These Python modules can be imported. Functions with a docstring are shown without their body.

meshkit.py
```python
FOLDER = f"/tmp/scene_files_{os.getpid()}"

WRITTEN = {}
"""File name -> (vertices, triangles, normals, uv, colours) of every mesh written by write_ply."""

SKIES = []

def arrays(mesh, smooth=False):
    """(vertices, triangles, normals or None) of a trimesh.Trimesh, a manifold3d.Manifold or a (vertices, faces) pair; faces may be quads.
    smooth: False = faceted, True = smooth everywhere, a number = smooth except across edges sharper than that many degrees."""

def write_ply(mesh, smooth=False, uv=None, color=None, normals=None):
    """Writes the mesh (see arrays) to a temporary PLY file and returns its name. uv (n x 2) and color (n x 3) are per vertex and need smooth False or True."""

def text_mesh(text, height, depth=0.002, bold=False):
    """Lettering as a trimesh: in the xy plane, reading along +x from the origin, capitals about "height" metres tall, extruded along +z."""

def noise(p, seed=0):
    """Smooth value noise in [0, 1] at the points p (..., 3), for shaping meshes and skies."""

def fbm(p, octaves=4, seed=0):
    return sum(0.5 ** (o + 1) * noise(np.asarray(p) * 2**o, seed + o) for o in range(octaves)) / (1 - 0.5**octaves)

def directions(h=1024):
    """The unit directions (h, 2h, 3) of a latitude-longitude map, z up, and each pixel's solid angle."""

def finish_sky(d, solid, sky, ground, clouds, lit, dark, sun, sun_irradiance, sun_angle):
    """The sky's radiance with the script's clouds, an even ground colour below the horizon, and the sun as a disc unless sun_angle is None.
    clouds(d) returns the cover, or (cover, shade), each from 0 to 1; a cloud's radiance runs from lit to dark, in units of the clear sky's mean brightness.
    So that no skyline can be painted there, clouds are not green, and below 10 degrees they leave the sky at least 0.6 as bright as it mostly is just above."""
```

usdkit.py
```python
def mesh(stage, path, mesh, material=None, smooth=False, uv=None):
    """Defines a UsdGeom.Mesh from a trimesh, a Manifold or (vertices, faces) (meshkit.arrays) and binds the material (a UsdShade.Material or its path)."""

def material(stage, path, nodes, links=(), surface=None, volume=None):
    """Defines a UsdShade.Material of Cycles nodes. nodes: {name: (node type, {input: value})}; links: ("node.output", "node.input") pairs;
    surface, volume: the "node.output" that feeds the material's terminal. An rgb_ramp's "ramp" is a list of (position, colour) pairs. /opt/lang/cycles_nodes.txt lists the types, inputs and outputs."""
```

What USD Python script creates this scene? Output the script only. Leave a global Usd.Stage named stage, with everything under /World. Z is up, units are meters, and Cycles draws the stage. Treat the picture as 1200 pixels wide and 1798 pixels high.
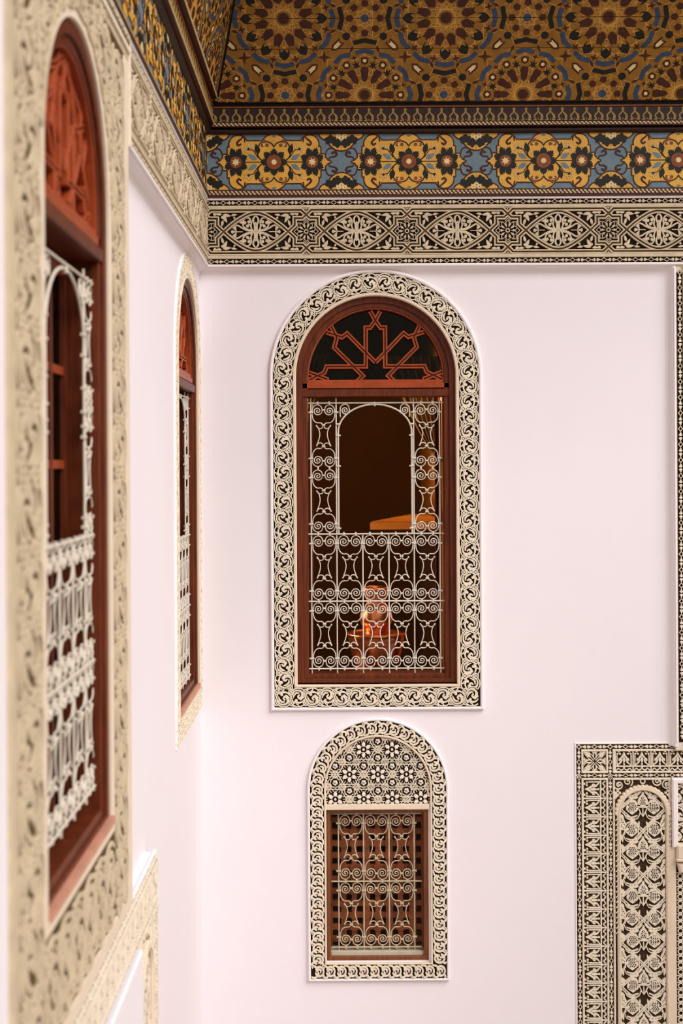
import math, numpy as np, usdkit, mapbox_earcut as mec
from pxr import Usd, UsdGeom, UsdLux, UsdShade, Gf, Sdf, Vt
from shapely.geometry import Polygon, LineString, Point, box, MultiPolygon
from shapely.ops import unary_union
from shapely import affinity
from shapely.geometry.polygon import orient

rng = np.random.default_rng(7)
stage = Usd.Stage.CreateInMemory()
UsdGeom.SetStageUpAxis(stage, UsdGeom.Tokens.z)
UsdGeom.SetStageMetersPerUnit(stage, 1.0)
world = UsdGeom.Xform.Define(stage, '/World')
stage.SetDefaultPrim(world.GetPrim())
UsdGeom.Scope.Define(stage, '/World/Looks')

# ------------------------------------------------------------------ camera, sky, exposure
FPX, D0, CZ = 2324.0, 8.30, 4.60          # focal length in px of the 1200 px wide frame, distance of the back wall, eye height
VPX, VPY, ROLL = 597.0, 820.0, 0.0055     # where the level view axis meets the photo, camera roll
AP = 24.0
cam = UsdGeom.Camera.Define(stage, '/World/camera')
cam.AddTranslateOp().Set(Gf.Vec3d(0, 0, CZ))
cam.AddRotateXYZOp().Set(Gf.Vec3f(90, 0, 0))
cam.AddRotateZOp(opSuffix='roll').Set(-math.degrees(ROLL))
cam.CreateHorizontalApertureAttr(AP)
cam.CreateVerticalApertureAttr(AP * 1798 / 1200)
cam.CreateFocalLengthAttr(FPX / 1200 * AP)
cam.CreateHorizontalApertureOffsetAttr((600 - VPX) / 1200 * AP)
cam.CreateVerticalApertureOffsetAttr(-(899 - VPY) / 1200 * AP)
cam.CreateFStopAttr(1.8)
cam.CreateFocusDistanceAttr(8.2)
cam.CreateClippingRangeAttr(Gf.Vec2f(0.1, 200))
cam.CreateExposureAttr(-0.18)

def lin(r, g, b):
    return tuple(((c / 255) / 12.92 if c / 255 <= .04045 else ((c / 255 + .055) / 1.055) ** 2.4) for c in (r, g, b))

dome = UsdLux.DomeLight.Define(stage, '/World/sky')
sky_mat = usdkit.material(stage, '/World/Looks/sky', {
    'tc': ('texture_coordinate', {}),
    'n': ('noise_texture', {'scale': 2.2, 'detail': 4}),
    'r': ('rgb_ramp', {'ramp': [(.35, (.86, .90, .97)), (.65, (1.0, .99, .97))]}),
    'b': ('background_shader', {'strength': 1.0})},
    [('tc.generated', 'n.vector'), ('n.fac', 'r.fac'), ('r.color', 'b.color')], surface='b.background')
UsdShade.MaterialBindingAPI.Apply(dome.GetPrim()).Bind(sky_mat)
SKY = 0.48
dome.CreateIntensityAttr(SKY)
sun = UsdLux.DistantLight.Define(stage, '/World/hazy_sun')   # sun behind thin cloud: broad and soft
sun.CreateAngleAttr(40.0)
sun.CreateIntensityAttr(2.5)
sun.CreateColorAttr(Gf.Vec3f(1.0, .975, .955))
sun.AddRotateXYZOp().Set(Gf.Vec3f(50, 0, 48))

# ------------------------------------------------------------------ materials
M = {}
def plain(name, col, rough=.6, var=.12, scale=9, bump=0.0, bscale=60, metallic=0, spec=.3, stretch=None, bdist=.002):
    a = np.array(lin(*col)); lo, hi = tuple(a * (1 - var)), tuple(np.minimum(a * (1 + var), .95))
    nodes = {'g': ('geometry', {}), 'm': ('mapping', {'scale': stretch or (1, 1, 1)}),
             'n': ('noise_texture', {'scale': scale, 'detail': 5, 'roughness': .6}),
             'r': ('rgb_ramp', {'ramp': [(.3, lo), (.7, hi)]}),
             'p': ('principled_bsdf', {'roughness': rough, 'metallic': metallic, 'specular_ior_level': spec})}
    links = [('g.position', 'm.vector'), ('m.vector', 'n.vector'), ('n.fac', 'r.fac'), ('r.color', 'p.base_color')]
    if bump:
        nodes['n2'] = ('noise_texture', {'scale': bscale, 'detail': 4})
        nodes['b'] = ('bump', {'strength': bump, 'distance': bdist})
        links += [('m.vector', 'n2.vector'), ('n2.fac', 'b.height'), ('b.normal', 'p.normal')]
    M[name] = usdkit.material(stage, '/World/Looks/' + name, nodes, links, surface='p.BSDF')
plain('white_plaster', (236, 227, 231), .75, .012, 1.5, .25, 35, spec=.2)
plain('rim_plaster', (240, 230, 230), .7, .015, 3, .2, 50, spec=.2)
plain('carved_plaster', (226, 211, 190), .8, .10, 14, .25, 120, spec=.15)
plain('frieze_plaster', (206, 187, 160), .8, .13, 14, .25, 120, spec=.15)
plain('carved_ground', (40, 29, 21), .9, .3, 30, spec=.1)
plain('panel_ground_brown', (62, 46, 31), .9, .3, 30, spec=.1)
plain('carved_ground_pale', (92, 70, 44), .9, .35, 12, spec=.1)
plain('petal_plaster', (233, 219, 204), .8, .05, 14, spec=.15)
plain('jamb_plaster', (224, 205, 182), .75, .05, 6, .2, 60, spec=.2)
plain('red_wood', (94, 40, 18), .42, .42, 5, .2, 30, spec=.25, stretch=(9, 9, .8))
plain('fan_wood', (156, 65, 29), .4, .22, 12, .1, 60, spec=.3)
plain('brown_wood', (118, 66, 34), .5, .3, 6, .2, 40, spec=.35, stretch=(9, 9, 1))
plain('lattice_wood', (124, 66, 34), .55, .4, 9, .2, 40, spec=.3)
plain('dark_wood', (48, 26, 15), .5, .3, 8, .2, 40, spec=.3, stretch=(1.5, 1.5, 12))
plain('grille_paint', (208, 198, 184), .45, .06, 40, .15, 200, spec=.4)
plain('bay_plaster', (198, 179, 150), .8, .12, 14, .25, 120, spec=.15)
plain('grille_warm', (214, 202, 184), .45, .06, 40, .15, 200, spec=.4)
plain('grille_worn', (186, 170, 142), .45, .18, 25, .15, 200, spec=.4)
plain('gold_paint', (142, 96, 27), .45, .2, 18, .2, 70, spec=.3)
plain('gold_line', (196, 144, 68), .45, .25, 30, spec=.3)
plain('yellow_paint', (214, 158, 62), .5, .12, 14, .15, 80, spec=.3)
plain('blue_paint', (104, 122, 132), .5, .15, 20, .15, 80, spec=.3)
plain('deep_blue_paint', (50, 66, 92), .5, .25, 25, spec=.3)
plain('black_paint', (24, 20, 14), .5, .3, 25, spec=.3)
plain('brown_paint', (66, 28, 16), .5, .3, 25, spec=.3)
plain('rust_paint', (128, 66, 26), .5, .25, 25, spec=.3)
plain('crest_gold', (150, 116, 60), .5, .2, 25, spec=.3)
plain('crest_ground', (40, 19, 13), .5, .3, 25, spec=.3)
plain('cream_paint', (222, 196, 140), .5, .15, 25, spec=.3)
plain('braid_cream', (206, 178, 132), .5, .2, 30, spec=.3)
plain('copper', (226, 138, 92), .3, .25, 20, .55, 38, metallic=1.0, bdist=.004)
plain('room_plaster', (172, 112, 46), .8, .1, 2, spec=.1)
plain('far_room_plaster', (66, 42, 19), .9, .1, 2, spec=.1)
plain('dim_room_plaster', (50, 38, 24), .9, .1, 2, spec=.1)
plain('curtain_cloth', (168, 134, 92), .85, .15, 12, .2, 200, spec=.1)
plain('terracotta', (196, 138, 114), .6, .15, 6, .2, 40, spec=.3)
plain('floor_tile', (178, 168, 160), .5, .1, 2, spec=.3)
plain('grey_sill', (190, 178, 158), .6, .1, 10, spec=.3)
M['dark_glass'] = usdkit.material(stage, '/World/Looks/dark_glass', {
    'f': ('fresnel', {'IOR': 1.5}), 't': ('transparent_bsdf', {'color': (.05, .06, .065)}),
    'g': ('geometry', {}), 'n': ('noise_texture', {'scale': 9}), 'b': ('bump', {'strength': .35, 'distance': .01}),
    's': ('glossy_bsdf', {'roughness': .08, 'color': (.35, .38, .38)}), 'm': ('mix_closure', {})},
    [('g.position', 'n.vector'), ('n.fac', 'b.height'), ('b.normal', 's.normal'), ('f.fac', 'm.fac'), ('t.BSDF', 'm.closure1'), ('s.BSDF', 'm.closure2')], surface='m.closure')

# ------------------------------------------------------------------ frames: every surface is drawn in px (1/280 m) as x right, y down, h out of the wall
class Frame:
    def __init__(s, O, U, V, N, sc): s.O, s.U, s.V, s.N, s.s = map(np.array, (O, U, V, N, sc))
    def map(s, v):
        v = np.asarray(v, float)
        return s.O + s.s * (v[:, :1] * s.U - v[:, 1:2] * s.V + v[:, 2:3] * s.N)
def back(Y): return Frame((0., Y, CZ), (1., 0, 0), (0, 0, 1.), (0, -1., 0), Y / FPX)
def left(X): return Frame((X, 0., CZ), (0, 1., 0), (0, 0, 1.), (1., 0, 0), 1 / 280.)
def bp(x, y):
    a, b = x - VPX, y - VPY
    return a - ROLL * b, b + ROLL * a
FB, FF = back(8.30), back(8.26)            # recessed white face and proud carved face of the back wall
XL, XR = -0.8286, -0.875                   # proud and recessed face of the left wall
FL, FR = left(XL), left(XR)
CORNER = -232.0

# ------------------------------------------------------------------ prims
used = {}
def numbered(parent, name):
    k = parent + '/' + name; n = used.get(k, 0); used[k] = n + 1
    return k if n == 0 else '%s_%03d' % (k, n)
def tag(p, label=None, cat=None, group=None, kind=None):
    for k, v in (('label', label), ('category', cat), ('group', group), ('kind', kind)):
        if v: p.SetCustomDataByKey(k, v)
def thing(name, label, cat=None, kind=None, group=None):
    p = UsdGeom.Xform.Define(stage, numbered('/World', name)).GetPrim(); tag(p, label, cat, group, kind); return p

class MB:
    def __init__(s): s.V, s.F, s.n = [], [], 0
    def add(s, v, f):
        v = np.asarray(v, float); f = np.asarray(f, int)
        if f.shape[1] == 4: f = np.vstack([f[:, [0, 1, 2]], f[:, [0, 2, 3]]])
        s.V.append(v); s.F.append(f + s.n); s.n += len(v); return s
    def relief(s, shape, h0, h1, c=.4): return s.add(*relief(shape, h0, h1, c)) if not shape.is_empty else s
    def box(s, x0, y0, x1, y1, h0, h1, c=.4): return s.relief(box(min(x0, x1), min(y0, y1), max(x0, x1), max(y0, y1)), h0, h1, c)
    def slab(s, x0, y0, x1, y1, h0, h1):
        v = [(x, y, h) for h in (h0, h1) for x, y in ((x0, y0), (x1, y0), (x1, y1), (x0, y1))]
        return s.add(v, [(3, 2, 1, 0), (4, 5, 6, 7), (0, 1, 5, 4), (1, 2, 6, 5), (2, 3, 7, 6), (3, 0, 4, 7)])
    def tube(s, pts, r, sides=6): return s.add(*tube(pts, r, sides))
    def build(s, name, mat, parent, frame, smooth=False, kind=None, label=None, cat=None, group=None):
        if not s.V: return None
        v = frame.map(np.vstack(s.V)); f = np.vstack(s.F)[:, ::-1]
        pp = '/World' if parent is None else str(parent.GetPath())
        if smooth is False: v = v[f].reshape(-1, 3); f = np.arange(len(v)).reshape(-1, 3)      # unshared corners: crisp facets
        m = usdkit.mesh(stage, numbered(pp, name), (v, f), M[mat], smooth=smooth).GetPrim()
        tag(m, label, cat, group, kind); return m

def polys(shape):
    if shape.is_empty: return []
    if shape.geom_type == 'Polygon': return [shape]
    return [g for g in getattr(shape, 'geoms', []) for g in polys(g)] if hasattr(shape, 'geoms') else []
def relief(shape, h0, h1, c=.4):
    V, F, n = [], [], 0
    for p in polys(shape):
        if p.area < .02: continue
        p = orient(p, 1.0)
        rings = [np.array(r.coords)[:-1] for r in [p.exterior, *p.interiors]]
        rings = [r for r in rings if len(r) >= 3]
        xy = np.vstack(rings); ends = np.cumsum([len(r) for r in rings]).astype(np.uint32)
        off, side, st, N = np.zeros_like(xy), [], 0, len(xy)
        for r in rings:
            e = np.roll(r, -1, 0) - r; e /= np.linalg.norm(e, axis=1, keepdims=True) + 1e-9
            nr = np.stack([-e[:, 1], e[:, 0]], 1); m = nr + np.roll(nr, 1, 0)
            m /= np.linalg.norm(m, axis=1, keepdims=True) + 1e-9
            off[st:st + len(r)] = c * m / np.maximum((m * nr).sum(1, keepdims=True), .6)
            i = np.arange(st, st + len(r)); j = np.roll(i, -1)
            levels = (0, 1) if c else (0,)
            for L in levels: side.append(np.stack([i + L * N, j + L * N, j + (L + 1) * N, i + (L + 1) * N], 1))
            st += len(r)
        xt = xy + off
        tri = np.array(mec.triangulate_float64(xt, ends)).reshape(-1, 3).astype(int)
        if len(tri) == 0: continue
        a, b, d = (xt[tri[:, k]] for k in range(3))
        ar = (b[:, 0] - a[:, 0]) * (d[:, 1] - a[:, 1]) - (b[:, 1] - a[:, 1]) * (d[:, 0] - a[:, 0])
        tri[ar < 0] = tri[ar < 0][:, ::-1]
        lv = [np.c_[xy, np.full(N, h0)]]
        if c: lv.append(np.c_[xy, np.full(N, h1 - c)])
        lv.append(np.c_[xt, np.full(N, h1)])
        q = np.vstack(side); V.append(np.vstack(lv))
        F.append(np.vstack([q[:, [0, 1, 2]], q[:, [0, 2, 3]], tri + (len(lv) - 1) * N]) + n); n += N * len(lv)
    if not V: return np.zeros((0, 3)), np.zeros((0, 3), int)
    return np.vstack(V), np.vstack(F)
def tube(pts, r, sides=6):
    p = np.asarray(pts, float); r = np.broadcast_to(r, (len(p),))
    t = np.gradient(p, axis=0); t /= np.linalg.norm(t, axis=1, keepdims=True) + 1e-12
    ref = np.array([0, 0, 1.]) if np.abs(t[:, 2]).max() < .9 else np.array([0.3, 1., 0])
    a = np.cross(t, ref); a /= np.linalg.norm(a, axis=1, keepdims=True) + 1e-12; b = np.cross(t, a)
    w = np.arange(sides) * 2 * math.pi / sides
    v = (p[:, None] + r[:, None, None] * (np.cos(w)[None, :, None] * a[:, None] + np.sin(w)[None, :, None] * b[:, None])).reshape(-1, 3)
    i, j = np.meshgrid(np.arange(len(p) - 1), np.arange(sides), indexing='ij'); k = (j + 1) % sides
    f = np.stack([i * sides + j, i * sides + k, (i + 1) * sides + k, (i + 1) * sides + j], -1).reshape(-1, 4)
    v = np.vstack([v, p[:1], p[-1:]]); L = (len(p) - 1) * sides; n = len(v)
    f = np.vstack([f[:, [0, 1, 2]], f[:, [0, 2, 3]]])
    c = [(n - 2, (q + 1) % sides, q) for q in range(sides)] + [(n - 1, L + q, L + (q + 1) % sides) for q in range(sides)]
    return v, np.vstack([f, c])

# ------------------------------------------------------------------ 2D drawing
def cr(pts, n=5, closed=False):
    p = np.asarray(pts, float)
    q = np.vstack([p[-1:], p, p[:2]]) if closed else np.vstack([2 * p[0] - p[1], p, 2 * p[-1] - p[-2]])
    out = []
    for i in range(1, len(q) - 2):
        a, b, c, d = q[i - 1:i + 3]
        for t in np.linspace(0, 1, n, endpoint=False):
            out.append(.5 * (2 * b + (c - a) * t + (2 * a - 5 * b + 4 * c - d) * t * t + (3 * b - a - 3 * c + d) * t ** 3))
    if not closed: out.append(p[-1])
    return np.array(out)
def ln(pts, w, cap='round', join='round'):
    return LineString(np.asarray(pts)[:, :2]).buffer(w / 2, cap_style=cap, join_style='mitre' if join == 'mitre' else 'round', quad_segs=3)
def sm(pts, w, n=5): return ln(cr(pts, n), w)
def vst(pts, ws, n=5):
    p = cr(pts, n); w = np.interp(np.linspace(0, 1, len(p)), np.linspace(0, 1, len(ws)), ws)
    return unary_union([MultiPolygon([Point(*p[i]).buffer(w[i] / 2, quad_segs=3), Point(*p[i + 1]).buffer(w[i + 1] / 2, quad_segs=3)]).convex_hull for i in range(len(p) - 1)])
def disc(x, y, r, q=4): return Point(x, y).buffer(r, quad_segs=q)
def ring(x, y, r, w, q=4): return disc(x, y, r, q).difference(disc(x, y, r - w, q))
def ngon(x, y, r, n, rot=0): return Polygon([(x + r * math.cos(math.radians(rot + 360 * k / n)), y + r * math.sin(math.radians(rot + 360 * k / n))) for k in range(n)])
def star(x, y, r1, r2, n, rot=0):
    return Polygon([(x + (r1, r2)[k % 2] * math.cos(math.radians(rot + 180 * k / n)), y + (r1, r2)[k % 2] * math.sin(math.radians(rot + 180 * k / n))) for k in range(2 * n)])
def U(*s): return unary_union([g for q in s for g in (q if isinstance(q, (list, tuple)) else [q])])
def tr(s, dx=0, dy=0): return affinity.translate(s, dx, dy)
def rt(s, a, o=(0, 0)): return affinity.rotate(s, a, origin=o)
def mx(s, x=0): return affinity.scale(s, -1, 1, origin=(x, 0))
def my(s, y=0): return affinity.scale(s, 1, -1, origin=(0, y))
def leaf(x, y, L, w, a):   # pointed leaf from (x, y) along angle a
    p = cr([(0, 0), (L * .3, w / 2), (L * .65, w * .42), (L, 0)], 4); q = p[::-1] * (1, -1)
    return tr(rt(Polygon(np.vstack([p, q[1:-1]])), a), x, y)
def drop(x, y, L, w, a):   # narrow tip at (x, y), round end
    return tr(rt(Polygon([(0, 0), (L * .6, w * .33), *[(L - w / 2 + w / 2 * math.cos(t), w / 2 * math.sin(t)) for t in np.linspace(1.4, -1.4, 7)], (L * .6, -w * .33)]), a), x, y)
def flower(x, y, r, n, a=0): return U([disc(x + r * .62 * math.cos(math.radians(a + 360 * k / n)), y + r * .62 * math.sin(math.radians(a + 360 * k / n)), r * .42, 2) for k in range(n)])
def spiral(cx, cy, r0, r1, a0, turns, n=26): # polyline
    t = np.linspace(0, 1, n); a = math.radians(a0) + t * turns * 2 * math.pi; r = r0 + (r1 - r0) * t
    return np.c_[cx + r * np.cos(a), cy + r * np.sin(a)]

class Path:        # centre line of a border: maps (t along, s across) onto it
    def __init__(s, pts):
        s.p = np.asarray(pts, float); d = np.diff(s.p, axis=0); s.l = np.r_[0, np.cumsum(np.hypot(d[:, 0], d[:, 1]))]; s.L = s.l[-1]
        g = np.gradient(s.p, s.l, axis=0); s.g = g / np.linalg.norm(g, axis=1, keepdims=True)
    def map(s, v, t0):
        t = np.clip(v[:, 0] + t0, 0, s.L); ov = v[:, 0] + t0 - t
        P = np.c_[np.interp(t, s.l, s.p[:, 0]), np.interp(t, s.l, s.p[:, 1])]
        G = np.c_[np.interp(t, s.l, s.g[:, 0]), np.interp(t, s.l, s.g[:, 1])]
        G /= np.linalg.norm(G, axis=1, keepdims=True)
        return np.c_[P + G * ov[:, None] + np.c_[-G[:, 1], G[:, 0]] * v[:, 1:2], v[:, 2]]
def arch_path(R, y0, y1, n=60):   # up the left side from y0, over a half circle centred (0, 0), down the right side to y1
    a = np.linspace(math.pi, 2 * math.pi, n)
    l = np.c_[np.full(12, -R), np.linspace(y0, 0, 12)]; r = np.c_[np.full(12, R), np.linspace(0, y1, 12)]
    return np.vstack([l[:-1], np.c_[R * np.cos(a), R * np.sin(a)], r[1:]])
def arch_poly(R, yb, n=40, straight=0):
    a = np.linspace(math.pi, 2 * math.pi, n)
    return Polygon([(-R, yb), *[(R * math.cos(t), R * math.sin(t)) for t in a], (R, yb)])

# ------------------------------------------------------------------ carved plaster units, each made once
def unit(shape, h0, h1, c=.4, seg=None):
    if seg: shape = MultiPolygon(polys(shape.segmentize(seg)))
    return relief(shape, h0, h1, c)
def scroll_shape(f):       # 26 x 34: paired quatrefoil rings, edge straps and a curling half-palmette
    g = [ring(0, s * 10, 4.8, 1.35) for s in (-1, 1)]
    for s in (-1, 1):
        g += [ln([(-3, s * 10 - 3), (3, s * 10 + 3)], 1.2), ln([(-3, s * 10 + 3), (3, s * 10 - 3)], 1.2)]
        g += [sm([(3.4, s * 13.2), (8, s * 15.6), (13, s * 16.2), (18, s * 15.6), (22.6, s * 13.2)], 1.5)]
        g += [ln([(s * -2.6, -6.2), (s * 2.6, 6.2)], 1.6)]
    g += [vst([(3.2, 5.4), (6.4, 11), (12, 12.4), (18, 10.6), (20.6, 5.5), (19, .2), (15, -1.6), (12.4, 1.4), (14.4, 4)], [1.3, 2, 2.4, 3, 4.4, 4.4, 3.4, 2.6, 2.8], 4)]
    g += [vst([(3.6, -1), (5.4, 3.6), (9.4, 7.6), (14.4, 7.8)], [1.4, 2.6, 3, 1.4], 4)]
    g += [U(disc(6.2, -8.2, 2.5, 3), disc(11.4, -10.2, 2.5, 3), disc(9.4, -5, 2.3, 3)).difference(U(disc(6, -8.4, .9, 2), disc(11.5, -10.5, .9, 2)))]
    g += [vst([(9, -8), (15, -9.4), (20.5, -7.5), (23, -4)], [2.4, 2.6, 2.0, 1.2], 4)]
    g += [leaf(24, 1, -7, 3, 20), leaf(1.5, -15.5, 6, 2.6, 10), leaf(16, -4.6, 6, 2.6, 35), disc(13, -14, 1.2, 2)]
    s = U(g).buffer(.22, quad_segs=2)
    return (my(s) if f else s).simplify(.12)
SCROLL = [unit(scroll_shape(f), 0, 4, .45, 3) for f in (0, 1)]
def curl_shape():          # 20 x 24: running vine of open C-shaped curls
    g = [ln([(9.4 + 7.6 * math.cos(a), .6 + 8.4 * math.sin(a)) for a in np.linspace(-2.75, 2.6, 18)], 3.4)]
    g += [vst([(-5, -9.5), (0, -10.8), (4, -8.5), (6, -4.4)], [2.2, 3.8, 3.2, 2.2], 4)]
    g += [vst([(3.5, 7.5), (0, 9.8), (-6, 10.8)], [3, 3.4, 2], 4), vst([(15.5, -4), (18, -8.6), (16, -11)], [2.4, 3, 1.6], 4)]
    g += [vst([(3, 1.5), (7, 4.4), (11.6, 3.2), (11.4, -1.2)], [2.2, 3.4, 3.6, 2.2], 4), disc(7.2, -3.2, 2.2, 3), vst([(5.6, 1), (8, -1.6), (7.2, -3.4)], [2, 1.8, 2], 3)]
    return U(g).simplify(.12)
CURL = unit(curl_shape(), 0, 4, .45, 3)
def bead_shape(p):         # spear-drops between hollow diamonds
    d = Polygon([(-5.6, 0), (0, -4.3), (5.6, 0), (0, 4.3)])
    g = [d.difference(d.buffer(-1.15, join_style='mitre')), drop(4.8, 0, p / 2 - 5.4, 6.6, 0), mx(drop(4.8, 0, p / 2 - 5.4, 6.6, 0), p / 2)]
    return U(g)
BEADP = 27.6
BEAD = unit(bead_shape(BEADP), 0, 2.6, .3)
def put(mesh, x, y, a=0, sx=1, sy=1, sh=1):
    v, f = mesh; c, s = math.cos(math.radians(a)), math.sin(math.radians(a))
    X, Y = v[:, 0] * sx, v[:, 1] * sy
    return np.c_[X * c - Y * s + x, X * s + Y * c + y, v[:, 2] * sh], (f if sx * sy > 0 else f[:, ::-1])
def bead_strip(parent, frame, x0, y0, x1, y1, h, mat='carved_plaster', base=True, name='bead'):
    L = math.hypot(x1 - x0, y1 - y0); n = max(1, round(L / BEADP)); k = L / n / BEADP; a = math.degrees(math.atan2(y1 - y0, x1 - x0))
    if base:
        e = 4.8 if abs(a) < 45 or abs(a) > 135 else 0
        b = LineString([(x0, y0), (x1, y1)]).buffer(4.9, cap_style='flat')
        MB().relief(b, h - 3, h, 0).build('bead_ground', 'carved_ground', parent, frame)
    for i in range(n):
        t = i / n
        MB().add(*put(BEAD, x0 + (x1 - x0) * t, y0 + (y1 - y0) * t, a, k)).add(np.zeros((3, 3)), [[0, 1, 2]]) if False else None
        m = MB(); v, f = put(BEAD, x0 + (x1 - x0) * t, y0 + (y1 - y0) * t, a, k); v[:, 2] += h; m.add(v, f)
        m.build(name, mat, parent, frame)

# ------------------------------------------------------------------ the setting: walls, floor, coves
BW = bp(660, 660)          # centre of the big back window's arch
SW = bp(664, 1384)         # centre of the small back window's arch
FW = (2136.0, -164.0)      # far window of the left wall (x = 280 * distance)
NW = (1182.0, -249.0)      # near window of the left wall
FLOOR = CZ * 280
def struct(name, label): return thing(name, label, kind='structure')
def moved(s, o): return tr(s, *o)

wb = struct('wall_back', 'white plastered courtyard wall facing the camera, with two windows')
face = Polygon([(CORNER - 14, -372), (1104, -372), (1104, FLOOR), (CORNER - 14, FLOOR)])
face = face.difference(moved(arch_poly(143, 541), BW)).difference(moved(box(-91, 37, 88, 303), SW))
MB().relief(face, -70, 0, 0).build('recessed_face', 'white_plaster', wb, FB)
MB().slab(CORNER - 14, -900, 1104, -354, -70, 0).build('upper_face', 'frieze_plaster', wb, FF)
MB().slab(588, -354, 1104, 500, -70, 0).build('side_band', 'carved_plaster', wb, FF)

wl = struct('wall_left', 'white plastered side wall receding towards the corner, with two windows')
face = Polygon([(1440, -372), (2330, -372), (2330, FLOOR), (1440, FLOOR)]).difference(moved(arch_poly(143, 541), FW))
MB().relief(face, -60, 0, 0).build('recessed_face', 'white_plaster', wl, FR)
bay = Polygon([(640, -900), (1448, -900), (1448, 476), (640, 476)]).difference(moved(arch_poly(147, 603), NW))
MB().relief(bay, -70, 0, 0).build('bay_face', 'white_plaster', wl, FL)
MB().slab(640, 476, 1641, FLOOR, -70, 0).build('lower_face', 'white_plaster', wl, FL)
MB().slab(1448, -900, 2330, -354, -70, 0).build('upper_face', 'frieze_plaster', wl, FL)

def cove(name, label, frame, lines, prof):
    t = struct(name, label); v, f = [], []; k = len(lines(0))
    for o, h in prof: v += [(x, y, h) for x, y in lines(o)]
    for i in range(len(prof) - 1):
        for j in range(k - 1): f.append((i * k + j, i * k + j + 1, (i + 1) * k + j + 1, (i + 1) * k + j))
    MB().add(v, f).build('cove_moulding', 'rim_plaster', t, frame); return t
PROF = [(-1, 10.5), (-1, 12.2), (3.6, 12.4), (5, 11), (6.2, 8), (8, 4.5), (10.5, 1.8), (14, .5), (16, -.2)]
cove('trim_1', 'white plaster cove under the carved frieze and down the right side of the back wall', FB, lambda o: [(-247, -354 + o), (588 - o, -354 + o), (588 - o, 492)], PROF)
cove('trim_2', 'white plaster cove round the recessed panel of the left wall', FR, lambda o: [(1448 + o, 474), (1448 + o, -354 + o), (2326, -354 + o)], [(o, h * 1.15) for o, h in PROF])
ENC = Frame((0, 0, CZ), (1., 0, 0), (0, 0, 1.), (0, -1., 0), 1.0)
for nm, lab, a in (('wall_right', 'plain plastered courtyard wall across from the left wall', (9.0, -3.4, 9.2, CZ, -8.4, 8.2)), ('wall_front', 'plain plastered courtyard wall behind the viewer', (-3, -3.4, 9.2, CZ, 8.0, 8.2))):
    MB().slab(*a).build('plaster_face', 'jamb_plaster', struct(nm, lab), ENC)
fl = struct('floor', 'pale tiled courtyard floor')
MB().slab(-900, -9000, 3000, 2400, -20, 0).build('paving', 'floor_tile', fl, Frame((0, 0, 0), (1., 0, 0), (0, -1., 0), (0, 0, 1.), 1 / 280.))

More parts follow.
